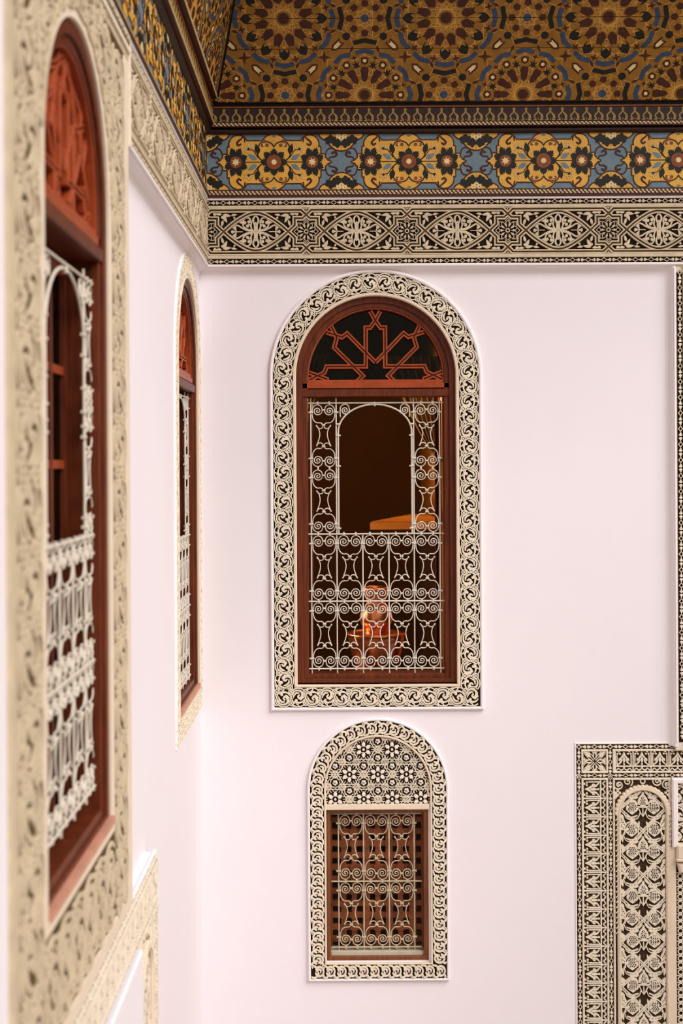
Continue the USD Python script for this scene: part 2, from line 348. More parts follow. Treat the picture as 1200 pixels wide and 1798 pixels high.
# ------------------------------------------------------------------ wooden cornices, painted friezes
def braid(mb, x0, x1, y, hgt, h, p=7.2):
    for i in range(int((x1 - x0) / p)):
        x = x0 + i * p
        mb.relief(Polygon([(x, y - hgt * .42), (x + p * .55, y - hgt * .42), (x + p * .8, y), (x + p * .25, y)]), h, h + .8, 0)
        mb.relief(Polygon([(x + p * .45, y + hgt * .05), (x + p, y + hgt * .05), (x + p * 1.25, y + hgt * .45), (x + p * .7, y + hgt * .45)]), h, h + .8, 0)
    return mb
CREST = U(star(0, -20, 4.2, 1.8, 5, -90), ln([(0, -17), (-2, -13), (-6, -9.5), (-6.6, -6), (-4.4, -3.4), (-6, -.8)], 2.7), vst([(0, -17), (2.4, -13), (6, -9), (6.4, -4.6), (5, -1)], [2, 2.6, 4.4, 4.8, 3], 3),
          box(-9, -2, -2.6, .2), box(2.4, -2, 9, .2), leaf(0, -4, 4, 2, 90))
def cornice(frame, x0, x1, label, ends):
    t = thing('wooden_cornice', label, 'cornice')
    MB().slab(x0, -645.5, x1, -637, 0, 23).build('upper_rail', 'brown_paint', t, frame)
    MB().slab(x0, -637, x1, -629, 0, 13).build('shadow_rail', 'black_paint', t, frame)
    MB().slab(x0, -629, x1, -601, 0, 14).build('crest_board', 'crest_ground', t, frame)
    MB().box(x0, -629.6, x1, -627, 0, 16).build('crest_lip', 'rust_paint', t, frame)
    MB().slab(x0, -601.6, x1, -594, 0, 16.5).build('lower_rail', 'brown_paint', t, frame)
    n = 10; a = np.linspace(0, math.pi, n)
    v = [(x, -589 - 5.4 * math.cos(q), 2 + 9 * math.sin(q)) for q in a for x in (x0, x1)]
    MB().add(v, [(2 * i, 2 * i + 1, 2 * i + 3, 2 * i + 2) for i in range(n - 1)]).build('rope_moulding', 'dark_wood', t, frame)
    braid(MB(), x0, x1, -641, 6.5, 23).build('braid_inlay', 'braid_cream', t, frame, kind='stuff')
    braid(MB(), x0, x1, -598, 5.8, 16.5).build('braid_inlay', 'braid_cream', t, frame, kind='stuff')
    for x in np.arange(x0 + 12, x1 - 8, 21.1): MB().relief(tr(CREST, x, -603), 14, 15, .2).build('crest_motif', 'crest_gold', t, frame)
cornice(FF, CORNER, 1100, 'dark wooden cornice with gold crest motifs and braid rails above the back wall frieze', 0)
cornice(FL, 640, 2312, 'dark wooden cornice above the receding left wall frieze', 0)

def jag(r, n, k, sy=1):     # jagged leaf rosette
    pts = []
    for i in range(n):
        for da, q in ((0, 1.0), (.14, .86), (.2, .93), (.3, .76), (.4, .82), (.5, .6)):
            pts.append((da / n * 2 * math.pi + i * 2 * math.pi / n, q * r))
        for da, q in ((.6, .82), (.7, .76), (.8, .93), (.86, .86)):
            pts.append((da / n * 2 * math.pi + i * 2 * math.pi / n, q * r))
    return affinity.scale(Polygon([(q * math.cos(a + k), q * math.sin(a + k)) for a, q in pts]).buffer(0), 1, sy, origin=(0, 0))
def quad(s): return U(s, mx(s), my(s), mx(my(s)))
_half = U(affinity.scale(disc(0, 0, 1, 10), 31, 48.5, origin=(0, 0)), box(0, -36.5, 66, 36.5), disc(62.5, -31, 15.5, 6), box(60, -26, 81, 26), box(60, -13, 89, 13), Polygon([(86, -9), (91, -6), (94, -2), (99.5, 0), (94, 2), (91, 6), (86, 9)]))
CART = quad(_half)
CART_OUT = CART.buffer(2.3)
_hook = vst([(51, -36), (53, -45), (58, -40.5), (62, -37.5), (65, -33), (62, -29.5), (58.4, -31.5)], [2.6, 3, 3, 3.6, 3.8, 3.8, 3.4], 4)
HOOKS = quad(_hook)
CORN = U(affinity.scale(disc(118, 49, 1, 10), 38, 14, origin=(118, 49)), affinity.scale(disc(118, 49, 1, 10), 25, 29, origin=(118, 49)))
clipu = box(-118, -48.8, 118, 48.8)
_sc = vst([(95, 2), (99, 8), (106, 9), (110, 13), (107, 17.5), (102.6, 15.4)], [2.2, 2.6, 3, 4.2, 4.4, 4], 4)
_sc2 = vst([(90, 10), (93, 20), (99, 24), (108, 22)], [2.4, 2.4, 2.6, 2], 4)
def cart_unit(t, frame, cx, cy, h, x0=-1e9, x1=1e9, split=True):
    cut = box(x0 - cx, -49.5, x1 - cx, 49.5)
    def p(name, s, h0, h1, mat, cl=clipu):
        s = s.intersection(cl).intersection(cut)
        ps = polys(s); big = [q for q in ps if q.area > 40] if split and len(ps) > 1 else []
        for q in big: MB().relief(tr(q, cx, cy), h + h0, h + h1, 0).build(name, mat, t, frame)
        small = U([q for q in ps if not big or q.area <= 40])
        if not small.is_empty: MB().relief(tr(small, cx, cy), h + h0, h + h1, 0).build(name if not big else 'fine_' + name, mat, t, frame, kind='stuff' if len(polys(small)) > 1 else None)
    cor = U(CORN, my(CORN), mx(CORN), mx(my(CORN)))
    p('brown_outline', U(CART_OUT, cor.buffer(2.4), quad(_sc), quad(_sc2)), 0, .5, 'brown_paint')
    p('yellow_cartouche', U(CART, cor), .3, .8, 'yellow_paint')
    p('scroll_hook', HOOKS, .6, 1.1, 'brown_paint')
    ringl = U(quad(sm([(21, -3), (27, -9), (29, -20), (24, -33), (14, -36), (5, -33), (0, -27)], 2.1)), quad(leaf(27, -14, 19, 9, -75)), ln([(22, 0), (52, 0)], 1.3), ln([(-22, 0), (-52, 0)], 1.3), quad(sm([(28, -8), (36, -20), (43, -22)], 1.5)))
    fl = U(jag(25, 8, 0), *[tr(jag(22, 8, math.pi / 8, 1.25), s * 67, 0) for s in (-1, 1)], quad(disc(45, -23, 2.4, 2)))
    cl = U(tr(rt(affinity.scale(jag(11, 5, 0), 1, .8, origin=(0, 0)), 20), 99, 39), tr(rt(jag(9.5, 5, 0), 60), 111, 33)); cl = U(cl, mx(cl, 118)); cl = U(cl, my(cl), mx(cl), mx(my(cl)))
    p('black_leaf_scroll', U(ringl, fl, cl), .6, 1.2, 'black_paint')
    p('blue_leaf', quad(U(leaf(30, -4, 19, 8, -32), leaf(0, -43, 6, 7, -90))), .6, 1.1, 'blue_paint')
    p('flower_heart', U(disc(0, 0, 13, 6), disc(67, 0, 10.5, 5), disc(-67, 0, 10.5, 5), quad(flower(16, -32, 7.5, 3, 30))), .9, 1.5, 'rust_paint')
    br = quad(U(ring(43, -29, 2.6, .9, 2), ring(48, -26, 2.6, .9, 2), ring(39, -25, 2.6, .9, 2), ring(49, -20, 2.6, .9, 2)))
    p('cream_blossom', U(disc(0, 0, 4.6, 4), star(67, 0, 7.5, 4, 7), star(-67, 0, 7.5, 4, 7), br, quad(U(ring(113, 45, 4.4, 3.2, 3), ring(118, 41.5, 4.4, 3.2, 3))), quad(disc(18, -30, 1.6, 2))), 1.2, 1.7, 'cream_paint')
def painted_frieze(frame, x0, x1, first, label):
    t = thing('painted_frieze', label, 'frieze'); cy = -535.3
    MB().slab(x0, cy - 49.5, x1, cy + 49.5, 0, 2).build('board', 'blue_paint', t, frame)
    MB().slab(x0, cy + 48.5, x1, cy + 61.5, 0, 4).build('bottom_rail', 'brown_paint', t, frame)
    braid(MB(), x0, x1, cy + 54, 7.5, 4).build('braid_inlay', 'braid_cream', t, frame, kind='stuff')
    MB().box(x0, cy + 58.6, x1, cy + 62.5, 0, 7).build('bottom_lip', 'brown_paint', t, frame)
    for k in range(int((x1 - first) / 236.5) + 2):
        cart_unit(t, frame, first + 236.5 * k, cy, 2.05, x0, x1, frame is FF)
painted_frieze(FF, CORNER, 1100, bp(954.6, 283)[0] - 236.5 * 2, 'painted frieze of yellow cartouches and black flowers on blue, on the back wall')
painted_frieze(FL, 640, 2312, 720, 'painted wooden frieze seen edge-on along the left wall')

# ------------------------------------------------------------------ sloping plank ceiling with painted star medallions
TB, TL = .5, .25
FSB = Frame((0, 8.26 - .086, CZ + 645 * 8.174 / FPX), (1., 0, 0), (0, -TB, 1.), (0, -1 / math.hypot(1, TB), -TB / math.hypot(1, TB)), 8.174 / FPX)
FSL = Frame((XL + .083, 0, CZ + 645 / 280), (0, 1., 0), (TL, 0, 1.), (1 / math.hypot(1, TL), 0, -TL / math.hypot(1, TL)), 1 / 280.)
SEAMS = [3, -77, -122, -167, -212, -257, -330]
ce = struct('ceiling', 'sloping wooden plank ceiling painted with gold star medallions')
def wedge(x): return Polygon([(-211, 3), (1104, 3), (1104, -330), (-211 + TL * 330, -330)])
WB = wedge(0)
WL = Polygon([(640, 3), (2288, 3), (2288 - TB * 330, -330), (640, -330)])
seamgap = U([box(-3000, y - .55, 3000, y + .55) for y in SEAMS[1:-1]])
for fr, w in ((FSB, WB), (FSL, WL)):
    for a, b in zip(SEAMS, SEAMS[1:]):
        MB().relief(w.intersection(box(-3000, b + .3, 3000, a - .3)), -8, 0, .5).build('plank', 'gold_paint', ce, fr)
    MB().relief(w.buffer(3), -14, -7, 0).build('plank_backing', 'dark_wood', ce, fr)
def bent(r, a, L, w, fl=0, bend=1.0):     # bent bar at radius r, chevron pointing outwards, with barbs
    s = ln([(-L / 2, bend * 4), (0, 0), (L / 2, bend * 4)], w, 'flat', 'mitre')
    if fl: s = U(s, Polygon([(-5, fl * w * .4), (0, fl * (w * .5 + 4.4)), (5, fl * w * .4)]), Polygon([(-9, fl * w * .4 + bend), (-7, fl * (w * .5 + 3.5) + bend), (-4, fl * w * .4 + bend)]), Polygon([(9, fl * w * .4 + bend), (7, fl * (w * .5 + 3.5) + bend), (4, fl * w * .4 + bend)]))
    return tr(rt(s, a + 90), r * math.cos(math.radians(a)), r * math.sin(math.radians(a)))
def around(s, n, a0=0): return U([rt(s, a0 + 360 * k / n) for k in range(n)])
def at_r(s, r): return tr(s, r, 0)
petalA = at_r(U(leaf(-12, 0, 26, 15, 0).difference(box(9, -9, 22, 9)), Polygon([(7, -6), (13, -4.4), (10.5, 0), (13, 4.4), (7, 6)])), 38.5)
tulip = at_r(affinity.scale(Polygon([(-11, -8), (-4, -6), (-9, 0), (-4, 6), (-11, 8), (-1, 9.0), (5, 6), (9.6, 0), (5, -6), (-1, -9.6)]), 1.12, 1.0, origin=(0, 0)), 65)
petalB = at_r(Polygon([(-13, 0), (-8, -4), (7, -6), (12, -4.6), (12, 4.6), (7, 6), (-8, 4)]).buffer(1), 38)
dart = Polygon([(-13, 0), (-6, -6.4), (12.5, -6.4), (8.5, 0), (12.5, 6.4), (-6, 6.4)])
def girih(r, n, step, a0): # thin raised star lines
    p = [(r * math.cos(math.radians(a0 + 360 * k / n)), r * math.sin(math.radians(a0 + 360 * k / n))) for k in range(n)]
    return U([ln([p[k], p[(k + step) % n]], 1.1, 'flat') for k in range(n)])
MED = {
 'A': [('heart_star', star(0, 0, 11.5, 8.5, 14), 'brown_paint'), ('petal_ring', around(petalA, 12, 15), 'brown_paint'), ('tulip_ring', around(tulip, 12), 'black_paint'),
       ('spark_ring', U(around(at_r(star(0, 0, 7.5, 2.8, 4, 0), 75), 12, 15), around(at_r(star(0, 0, 12, 3.6, 4, 45), 98), 4, 45)), 'brown_paint'),
       ('blue_bar_ring', around(bent(85, 0, 31, 6.6, -.35).buffer(.8), 12), 'deep_blue_paint'), ('gold_line', U(girih(54, 12, 5, 0), girih(76, 12, 4, 15), girih(92, 12, 3, 15), girih(30, 12, 4, 0)), 'gold_line')],
 'C': [('heart_star', star(0, 0, 8.6, 6, 9), 'deep_blue_paint'), ('dot_ring', around(at_r(ngon(0, 0, 7, 5, 180), 26), 8), 'brown_paint'),
       ('black_bar_ring', U(around(bent(39, 0, 40, 8, -.5, -1.2), 4), around(at_r(disc(0, 0, 6.8, 3), 45), 4, 45)), 'black_paint'),
       ('dart_frame', around(at_r(rt(dart, 180), 68), 4, 45), 'brown_paint'), ('dart_heart', around(at_r(rt(affinity.scale(dart, .68, .52, origin=(0, 0)), 180), 68), 4, 45), 'cream_paint'),
       ('spark_ring', U(around(at_r(Polygon([(-5, 0), (0, -3), (9, 0), (0, 3)]), 58), 8, 22.5)), 'brown_paint'), ('gold_line', U(girih(35, 8, 3, 22.5), girih(52, 8, 2, 22.5), girih(19, 8, 3, 0)), 'gold_line')],
 'B': [('heart_star', star(0, 0, 11, 8, 14), 'brown_paint'), ('petal_ring', around(petalB, 12), 'brown_paint'), ('black_star_ring', around(at_r(star(0, 0, 8, 3.4, 6), 56), 12, 15), 'black_paint'),
       ('hexagon_ring', around(at_r(ngon(0, 0, 7.6, 6), 63), 12), 'brown_paint'), ('hexagon_heart', around(at_r(ngon(0, 0, 3.6, 6), 63), 12), 'cream_paint'),
       ('spark_ring', around(at_r(star(0, 0, 5.4, 2, 4), 70), 12, 15), 'brown_paint'), ('blue_bar_ring', around(bent(81, 0, 30, 6.2, -.5).buffer(.8), 12), 'deep_blue_paint'),
       ('gold_line', U(girih(53, 12, 5, 15), girih(73, 12, 4, 0), girih(91, 12, 3, 15), girih(28, 12, 4, 15)), 'gold_line')]}
def medallion(kind, fr, w, x, y, sy):
    for i, (name, s, mat) in enumerate(MED[kind]):
        s = tr(affinity.scale(s, 1, sy, origin=(0, 0)), x, y).intersection(w)
        if s.is_empty: continue
        s = s.difference(seamgap); e = .3 if name.endswith(('heart',)) else 0
        top = .45 + e - (.2 if name == 'gold_line' else 0); ps = polys(s)
        big = [q for q in ps if q.area > 70] if fr is FSB and len(ps) > 1 and name != 'gold_line' else []
        for q in big: MB().relief(q, -.2, top, 0).build(name.replace('_ring', ''), mat, ce, fr)
        small = U([q for q in ps if not big or q.area <= 70])
        if not small.is_empty: MB().relief(small, -.2, top, 0).build(name, mat, ce, fr, kind='stuff' if len(polys(small)) > 1 else None)
for fr, w, x0, kk in ((FSB, WB, 186, range(-2, 4)), (FSL, WL, 1760, range(-2, 2))):
    for k in kk:
        for kind, dx, y in (('A', 0, -122), ('C', 139, -122), ('C', 0, -7), ('B', 139, -7), ('B', 139, -237), ('C', 0, -237)):
            medallion(kind, fr, w, x0 + 278 * k + dx, y, .83)
MB().slab(-250, 0, 1400, 800, 0, 14).build('flat_ceiling', 'dark_wood', ce, Frame((0, 6.95, CZ + (645 + 328) / 280), (1., 0, 0), (0, -1., 0), (0, 0, 1.), 1 / 280.))
# ------------------------------------------------------------------ carved plaster friezes
def strap_lines():
    a = [(9, -37.6), (-6.5, -23), (-20, -23), (-20, -11), (-30.5, -1)]
    b = [(167, -37.6), (182.5, -23), (196, -23), (196, -11), (206.5, -1)]
    top = a[::-1] + b
    arc = cr([(30.5, -1), (45, 12), (60, 22.5), (75, 30.5), (88, 33), (101, 30.5), (116, 22.5), (131, 12), (145.5, -1)], 4)
    flip = lambda q: [(x, -y) for x, y in q]
    return [LineString(q) for q in (top, flip(top), arc, flip(arc))]
_L = strap_lines()
_lane = box(0, -43, 176, 43)
_L = [affinity.translate(l, dx, 0) for l in _L for dx in (-176, 0, 176)]
STRAP = U([l.buffer(4.0, cap_style='flat', join_style='mitre') for l in _L])
GROOVE = U([l.buffer(1.5, cap_style='flat', join_style='mitre') for l in _L])
STRAP_RAIL = unit(STRAP.difference(GROOVE).intersection(_lane), 0, 4.6, .6)
STRAP_BED = unit(GROOVE.intersection(_lane), 0, 1.8, 0)
def qd(s, c=88): return U(s, mx(s, c), my(s), mx(my(s), c))
_eye = [ln([(88 - 2.2, -1), (88 - 2.2, -10), (88, -14)], 2.2), vst([(88, -25), (84, -20), (84.4, -14), (87.6, -8), (88, 0)], [2, 3, 3, 2.4, 2], 4),
        sm([(82, -3), (80, -8), (80.5, -16), (76, -21.5), (70, -20.5), (66.6, -15), (68, -8), (74, -3.6), (83, -2)], 2.5, 4), flower(73.6, -12.6, 6.4, 3, -40), vst([(80, -8), (77.5, -11), (73, -10)], [2.4, 2, 1.2], 4),
        sm([(84, -1), (74, -2), (66, -5.5), (57, -10), (48, -6.5), (38.5, 0)], 2.5, 4), U(drop(56.6, 0, 9, 6, -120), drop(56.6, 0, 9.5, 6, 180)), ln([(52, 0), (66, 0)], 1.2),
        Polygon([(60, -14), (66, -17.4), (65.5, -12)]), leaf(64, -19, 8, 3.4, -20)]
_eye = affinity.scale(qd(U(_eye)), 1.06, 1.14, origin=(88, 0)).difference(STRAP.buffer(.7)).simplify(.1)
EYE = unit(U([q for q in polys(_eye) if q.area > 30]), 0, 3.6, .2); EYEF = unit(U([q for q in polys(_eye) if q.area <= 30]), 0, 3.4, .2)
_sp = U(leaf(30, -30, 14, 4.6, 8), leaf(31, -29, 13, 5, 62), leaf(29, -31, 10, 4, 180), leaf(43, -29, 10, 3.4, -8), disc(30, -26, 2.4, 2), leaf(31, -22, 11, 4, 105), disc(18, -31.4, 3, 2), drop(24, -31, 8, 5, 180), leaf(47, -27, 6, 3, 50))
_sp = affinity.scale(_sp, 1.12, 1.15, origin=(31, -31)).difference(STRAP.buffer(.8))
SPAN = unit(max(polys(_sp), key=lambda q: q.area), 0, 3.4, .4); SPANS = unit(U(sorted(polys(_sp), key=lambda q: q.area)[:-1]), 0, 3.4, .4)
def mir(m, ax, ay):
    v, f = m; v = v.copy()
    if ax: v[:, 0] = 176 - v[:, 0]
    if ay: v[:, 1] *= -1
    return v, (f if ax == ay else f[:, ::-1])
SPANL = [('leaf_spandrel', mir(SPAN, a, b), 0) for a in (0, 1) for b in (0, 1)]
_st = [ring(0, 0, 3.6, 1.7, 3), around(at_r(drop(-3.4, 0, 6.6, 4, 0), 8), 10), around(ln([(11.4, 0), (14.4, 4)], 1.1), 10), around(ln([(11.4, 0), (14.4, -4)], 1.1), 10), around(ln([(14.4, 4), (18.6, 0)], 1.1), 8), around(ln([(14.4, -4), (18.6, 0)], 1.1), 8)]
_st = [affinity.scale(U(_st), 1.14, 1.14, origin=(0, 0))]
STARR = unit(U(_st).intersection(U(box(-16.4, -16.4, 16.4, 16.4), rt(box(-16.4, -16.4, 16.4, 16.4), 45))), 0, 3.6, .35)
_tv = U(Polygon([(-8, -40.4), (8, -40.4), (0, -33.4)]).difference(Polygon([(-5.2, -39.2), (5.2, -39.2), (0, -34.9)])), disc(0, -38, 1.2, 2))
TRI = unit(_tv, 0, 3.4, .3); TRI2 = unit(my(_tv), 0, 3.4, .3)
def carved_frieze(frame, x0, x1, first, cy, label, mat='frieze_plaster', s=1.0, p=176.6):
    t = thing('carved_frieze', label, 'frieze'); k = p / 176
    for y, a, b in ((0, -62, -55.5), (0, -46, -41.2), (0, 41.2, 47.5), (0, 57, 61.5)):
        MB().box(x0, cy + a, x1, cy + b, 0, 4.4, .7).build('border_fillet', 'rim_plaster' if abs(a) > 50 else mat, t, frame)
    MB().slab(x0, cy - 41.4, x1, cy + 41.4, -.2, .35).build('carved_field', 'carved_ground', t, frame)
    for y in (-50.8, 52.2):
        bead_strip(t, frame, x0 + (8 if y > 0 else 2), cy + y, x1, cy + y, .6, mat)
    n = int((x1 - first) / p) + 1
    for i in range(n):
        x = first + i * p
        for nm, m, hh in (('strap_rail', STRAP_RAIL, 0), ('strap_bed', STRAP_BED, 1), ('eye_tracery', EYE, 0), *SPANL, ('fine_leaf', EYEF, 0), *[('fine_leaf', mir(SPANS, a, b), 0) for a in (0, 1) for b in (0, 1)], ('star_rosette', STARR, 0), ('corner_triangle', TRI, 0), ('corner_triangle', TRI2, 0)):
            if not len(m[0]): continue
            v, f = put(m, x, cy, 0, k)
            if v[:, 0].max() < x0 or v[:, 0].min() > x1 - 4: continue
            v[:, 0] = np.clip(v[:, 0], x0, x1); v[:, 2] += .3
            MB().add(v, f).build(nm, 'carved_ground_pale' if hh else mat, t, frame, kind='stuff' if nm == 'fine_leaf' else None)
ycf = bp(538, 407)[1]
carved_frieze(FF, CORNER, 1100, bp(538, 407)[0] - 176.8, ycf, 'carved plaster frieze of pointed ovals and star rosettes across the back wall', p=176.8)
carved_frieze(FL, 1449, 2312, 2312 - 176.8 * 5, ycf, 'carved plaster frieze running along the receding left wall', 'bay_plaster', p=176.8)

# narrow bead border down the right edge of the back wall
bb = thing('bead_border', 'narrow upright strip of carved beads at the right edge of the white wall', 'border')
bx, by = bp(1191.5, 478)
MB().box(588, by - 8, 590.5, 487, 0, 3).build('fillet', 'rim_plaster', bb, FF)
bead_strip(bb, FF, bx + 2.0, by, bx + 2.0, 486, .8)
MB().box(bx + 7.4, by - 16, bx + 34, 487, 0, 4).build('side_fillet', 'carved_plaster', bb, FF)

# ------------------------------------------------------------------ carved window surrounds
def surround(frame, o, R, yb, w, label, kind, gap=6, rise=7.0, rim=7.0, mat='carved_plaster'):
    """Raised plaster frame round an arched opening: R = outer radius, yb = bottom, w = width of the carved strip."""
    t = thing('plaster_surround', label, 'window surround')
    outer, inner = arch_poly(R + rim, yb + rim * .9), arch_poly(R - w - gap, yb - w - gap + 1)
    MB().relief(moved(outer.difference(arch_poly(R + .4, yb + .4)), o), 0, rise, min(2.2, rim * .3)).build('outer_rim', 'rim_plaster', t, frame)
    MB().relief(moved(arch_poly(R + .4, yb + .4).difference(arch_poly(R - w, yb - w)), o), 0, rise - 4.0, 0).build('carved_ground', 'carved_ground', t, frame)
    MB().relief(moved(arch_poly(R - w - .2, yb - w - .2).difference(inner), o), -30, rise, 1.2).build('inner_fillet', 'jamb_plaster', t, frame)
    if kind == 'scroll':
        P = Path(arch_path(R - w / 2, yb - w, yb - w + 7)); n = round(P.L / 26.0); k = P.L / n / 26.0; s = w / 34.0
        for i in range(n):
            v, f = SCROLL[i % 2]; v = v * (k, s, 1); v = P.map(v, i * 26.0 * k); v[:, :2] += o; v[:, 2] += rise - 4.0
            MB().add(v, f).build('scroll_motif', mat, t, frame)
        n = round((2 * R - 4) / 26.0); k = (2 * R - 4) / n / 26.0
        for i in range(n):
            v, f = put(SCROLL[i % 2], o[0] - R + 3 + i * 26 * k, o[1] + yb - w / 2, 0, k * .995, s); v[:, 2] += rise - 4.0
            MB().add(v, f).build('scroll_motif', mat, t, frame)
    else:
        P = Path(arch_path(R - w / 2, yb - w, yb - w)); n = round(P.L / 20.0); k = P.L / n / 20.0; s = w / 24.0
        for i in range(n):
            v, f = CURL; v = P.map(v * (k, s, 1), i * 20.0 * k); v[:, :2] += o; v[:, 2] += rise - 4.0
            MB().add(v, f).build('curl_motif', mat, t, frame)
        n = round((2 * R - 6) / 20.0); k = (2 * R - 6) / n / 20.0
        for i in range(n):
            v, f = put(CURL, o[0] - R + 6 + i * 20 * k, o[1] + yb - w / 2, 0, k * .97, -s); v[:, 2] += rise - 4.0
            MB().add(v, f).build('curl_motif', mat, t, frame)
    return t
surround(FB, BW, 180, 580, 34, 'carved scrollwork plaster surround of the large arched window facing the camera', 'scroll')
ss = surround(FB, SW, 119, 332, 24, 'carved curling-vine plaster surround of the small lower window', 'curl', gap=4, rim=5)
surround(FR, FW, 180, 580, 34, 'carved plaster surround of the narrow-looking left wall window nearest the corner', 'scroll', rise=3.4, rim=1.6)

# lunette of pierced star lattice above the small window (part of its surround)
lun = arch_poly(91.5, 28).intersection(box(-95, -100, 95, 27))
MB().relief(moved(arch_poly(92.5, 37), SW), -4, .6, 0).build('lunette_ground', 'carved_ground', ss, FB)
MB().relief(moved(box(-92.5, 27, 90, 36.5), SW), 0, 6, 1).build('lunette_sill', 'jamb_plaster', ss, FB)
net, dots = [], []
PX, PY = 50.0, 43.5
for j in range(-4, 4):
    for i in range(-4, 5):
        cx, cy = i * PX + (PX / 2 if j % 2 else 0), -25 + j * PY
        cx -= 0
        dots += [tr(around(at_r(leaf(-4.6, 0, 8.6, 5.6, 0).buffer(.3), 10), 6, 30), cx, cy), disc(cx, cy, 2.2, 2)]
        net += [tr(around(ln([(6, -1.5), (6, 1.5)], 1), 6, 0), cx, cy)]
        for q in (30, 90):
            tx, ty = cx + (0 if q == 90 else PX / 2), cy + (PY * 2 / 3 if q == 90 else PY / 3)
            net += [ngon(tx, ty, 10.4, 6, 30).difference(ngon(tx, ty, 9.2, 6, 30)), ngon(tx, ty, 14.5, 6, 0).difference(ngon(tx, ty, 13.5, 6, 0))]
            dots += [flower(tx, ty, 4.6, 5, 90), disc(tx, ty, 1.2, 2)]
for a in (0, 60, 120):
    for k in range(-14, 15):
        for e in (-2.7, 0, 2.7): net.append(rt(LineString([(-220, 0), (220, 0)]), a).buffer(.5, cap_style='flat') if False else tr(rt(ln([(-220, 0), (220, 0)], 1.0, 'flat'), a), -math.sin(math.radians(a)) * (k * PY / 2 + e * 1.6), -25 + math.cos(math.radians(a)) * (k * PY / 2 + e * 1.6)))
hole = U([disc(i * PX + (PX / 2 if j % 2 else 0), -25 + j * PY, 13.6, 4) for j in range(-4, 4) for i in range(-4, 5)] + [disc(i * PX + (PX / 2 if j % 2 else 0) + (0 if q else PX / 2), -25 + j * PY + (PY * 2 / 3 if q else PY / 3), 7.6, 3) for j in range(-4, 4) for i in range(-4, 5) for q in (0, 1)])
lines = [g for g in net if g.area > 300]; rest = [g for g in net if g.area <= 300]
MB().relief(moved(U(U(lines).difference(hole), rest).intersection(lun), SW), .4, 3.2, .2).build('star_lattice', 'carved_plaster', ss, FB)
for q in polys(U(dots).intersection(lun)): MB().relief(moved(q, SW), .4, 4.2, .4).build('rosette_petal', 'petal_plaster', ss, FB)

# large carved bay round the near window of the left wall
nb = thing('plaster_surround', 'wide carved plaster bay framing the blurred near window on the left wall', 'window surround')
hole = arch_poly(146, 602)
rect = box(920 - NW[0], -452 - NW[1], 1440 - NW[0], 476 - NW[1])
field = rect.difference(arch_poly(159, 615))
MB().relief(moved(field, NW), 0, 1.2, 0).build('carved_ground', 'carved_ground_pale', nb, FL)
MB().relief(moved(arch_poly(160, 616).difference(hole), NW), -8, 2.2, .8).build('inner_fillet', 'jamb_plaster', nb, FL)
for y0, y1, x0, x1 in ((-444, 475, 918, 938), (-444, 475, 1420, 1446), (456, 473.5, 938, 1420), (-452, -444, 918, 1446)):
    MB().box(x0, y0, x1, y1, 0, 3, .8).build('outer_fillet', 'jamb_plaster' if x0 != 918 else 'bay_plaster', nb, FL)
def strip(x0, y0, x1, y1, w, sc):
    L = math.hypot(x1 - x0, y1 - y0); n = round(L / (26 * sc)); k = L / n / 26; a = math.degrees(math.atan2(y1 - y0, x1 - x0))
    for i in range(n):
        v, f = put(SCROLL[i % 2], x0 + (x1 - x0) * i / n, y0 + (y1 - y0) * i / n, a, k, w / 34, .8); v[:, 2] += .6
        MB().add(v, f).build('scroll_motif', 'bay_plaster', nb, FL)
strip(979, 450, 979, -440, 80, 2.1)
strip(1381, 450, 1381, -440, 74, 2.1)
strip(1022, 413, 1338, 413, 84, 2.1)
for sx in (-1, 1):
    for k in range(7):
        a = math.radians(8 + 12.5 * k); v, f = put(SCROLL[k % 2], NW[0] + sx * 170 * math.cos(a), NW[1] - 170 * math.sin(a), math.degrees(math.atan2(-math.cos(a), -sx * math.sin(a))), 1.35, 1.0, .8); v[:, 2] += .8
        MB().add(v, f).build('scroll_motif', 'bay_plaster', nb, FL)
for sx in (-1, 1):
    for x, y, a in ((100, -188, 10), (128, -176, 60), (146, -150, 100), (62, -186, 0)):
        v, f = put(SCROLL[0], NW[0] + sx * x, NW[1] + y, a * sx, 1.4, 1.2, .8); v[:, 2] += .7
        MB().add(v, f).build('scroll_motif', 'bay_plaster', nb, FL)
fb = thing('bead_border', 'carved bead and fillet band above the near left window bay', 'border')
MB().box(1446.5, -471, 1452.5, -352, 0, 5.2, .6).build('end_fillet', 'carved_plaster', fb, FL)
bead_strip(fb, FL, 660, -463.5, 1446, -463.5, 4.8, 'bay_plaster')
MB().box(640, -471.5, 1446, -468.6, 0, 5.6, .6).box(640, -458.4, 1446, -452.5, 0, 5.6, .6).build('bead_bed', 'carved_plaster', fb, FL)
# ------------------------------------------------------------------ windows
FANB = [[(z[0] / 3, z[1] / 3 - 200) for z in q] for q in (
    [(27, 245), (0, 297), (-28, 335), (-52, 335), (-52, 543), (-263, 543), (-275, 575), (-358, 615)],
    [(-263, 358), (-178, 385), (-152, 365), (0, 522)], [(-238, 325), (-207, 388), (-222, 440), (-68, 594), (-113, 636)], [(-358, 575), (-263, 610), (-263, 634)])]
def fan_shape(sx, sy, y0, extra):
    g = []
    for q in FANB:
        for m in (1, -1): g.append(LineString([(x * sx * m, y0 + (y - 11) * sy) for x, y in q]))
    if extra:
        for q in ([(-84, -44), (-70, -92), (-30, -104)], [(-110, -20), (-84, -44)], [(-30, -104), (0, -118)], [(-52, -50), (-30, -104)], [(-95, 11), (-95, -30)], [(-40, 11), (-40, -60)], [(-84, -44), (-104, -74)], [(-14, -118), (-60, -70)]):
            for m in (1, -1): g.append(LineString([(x * sx * m, y0 + (y - 11) * sy) for x, y in q]))
    return g
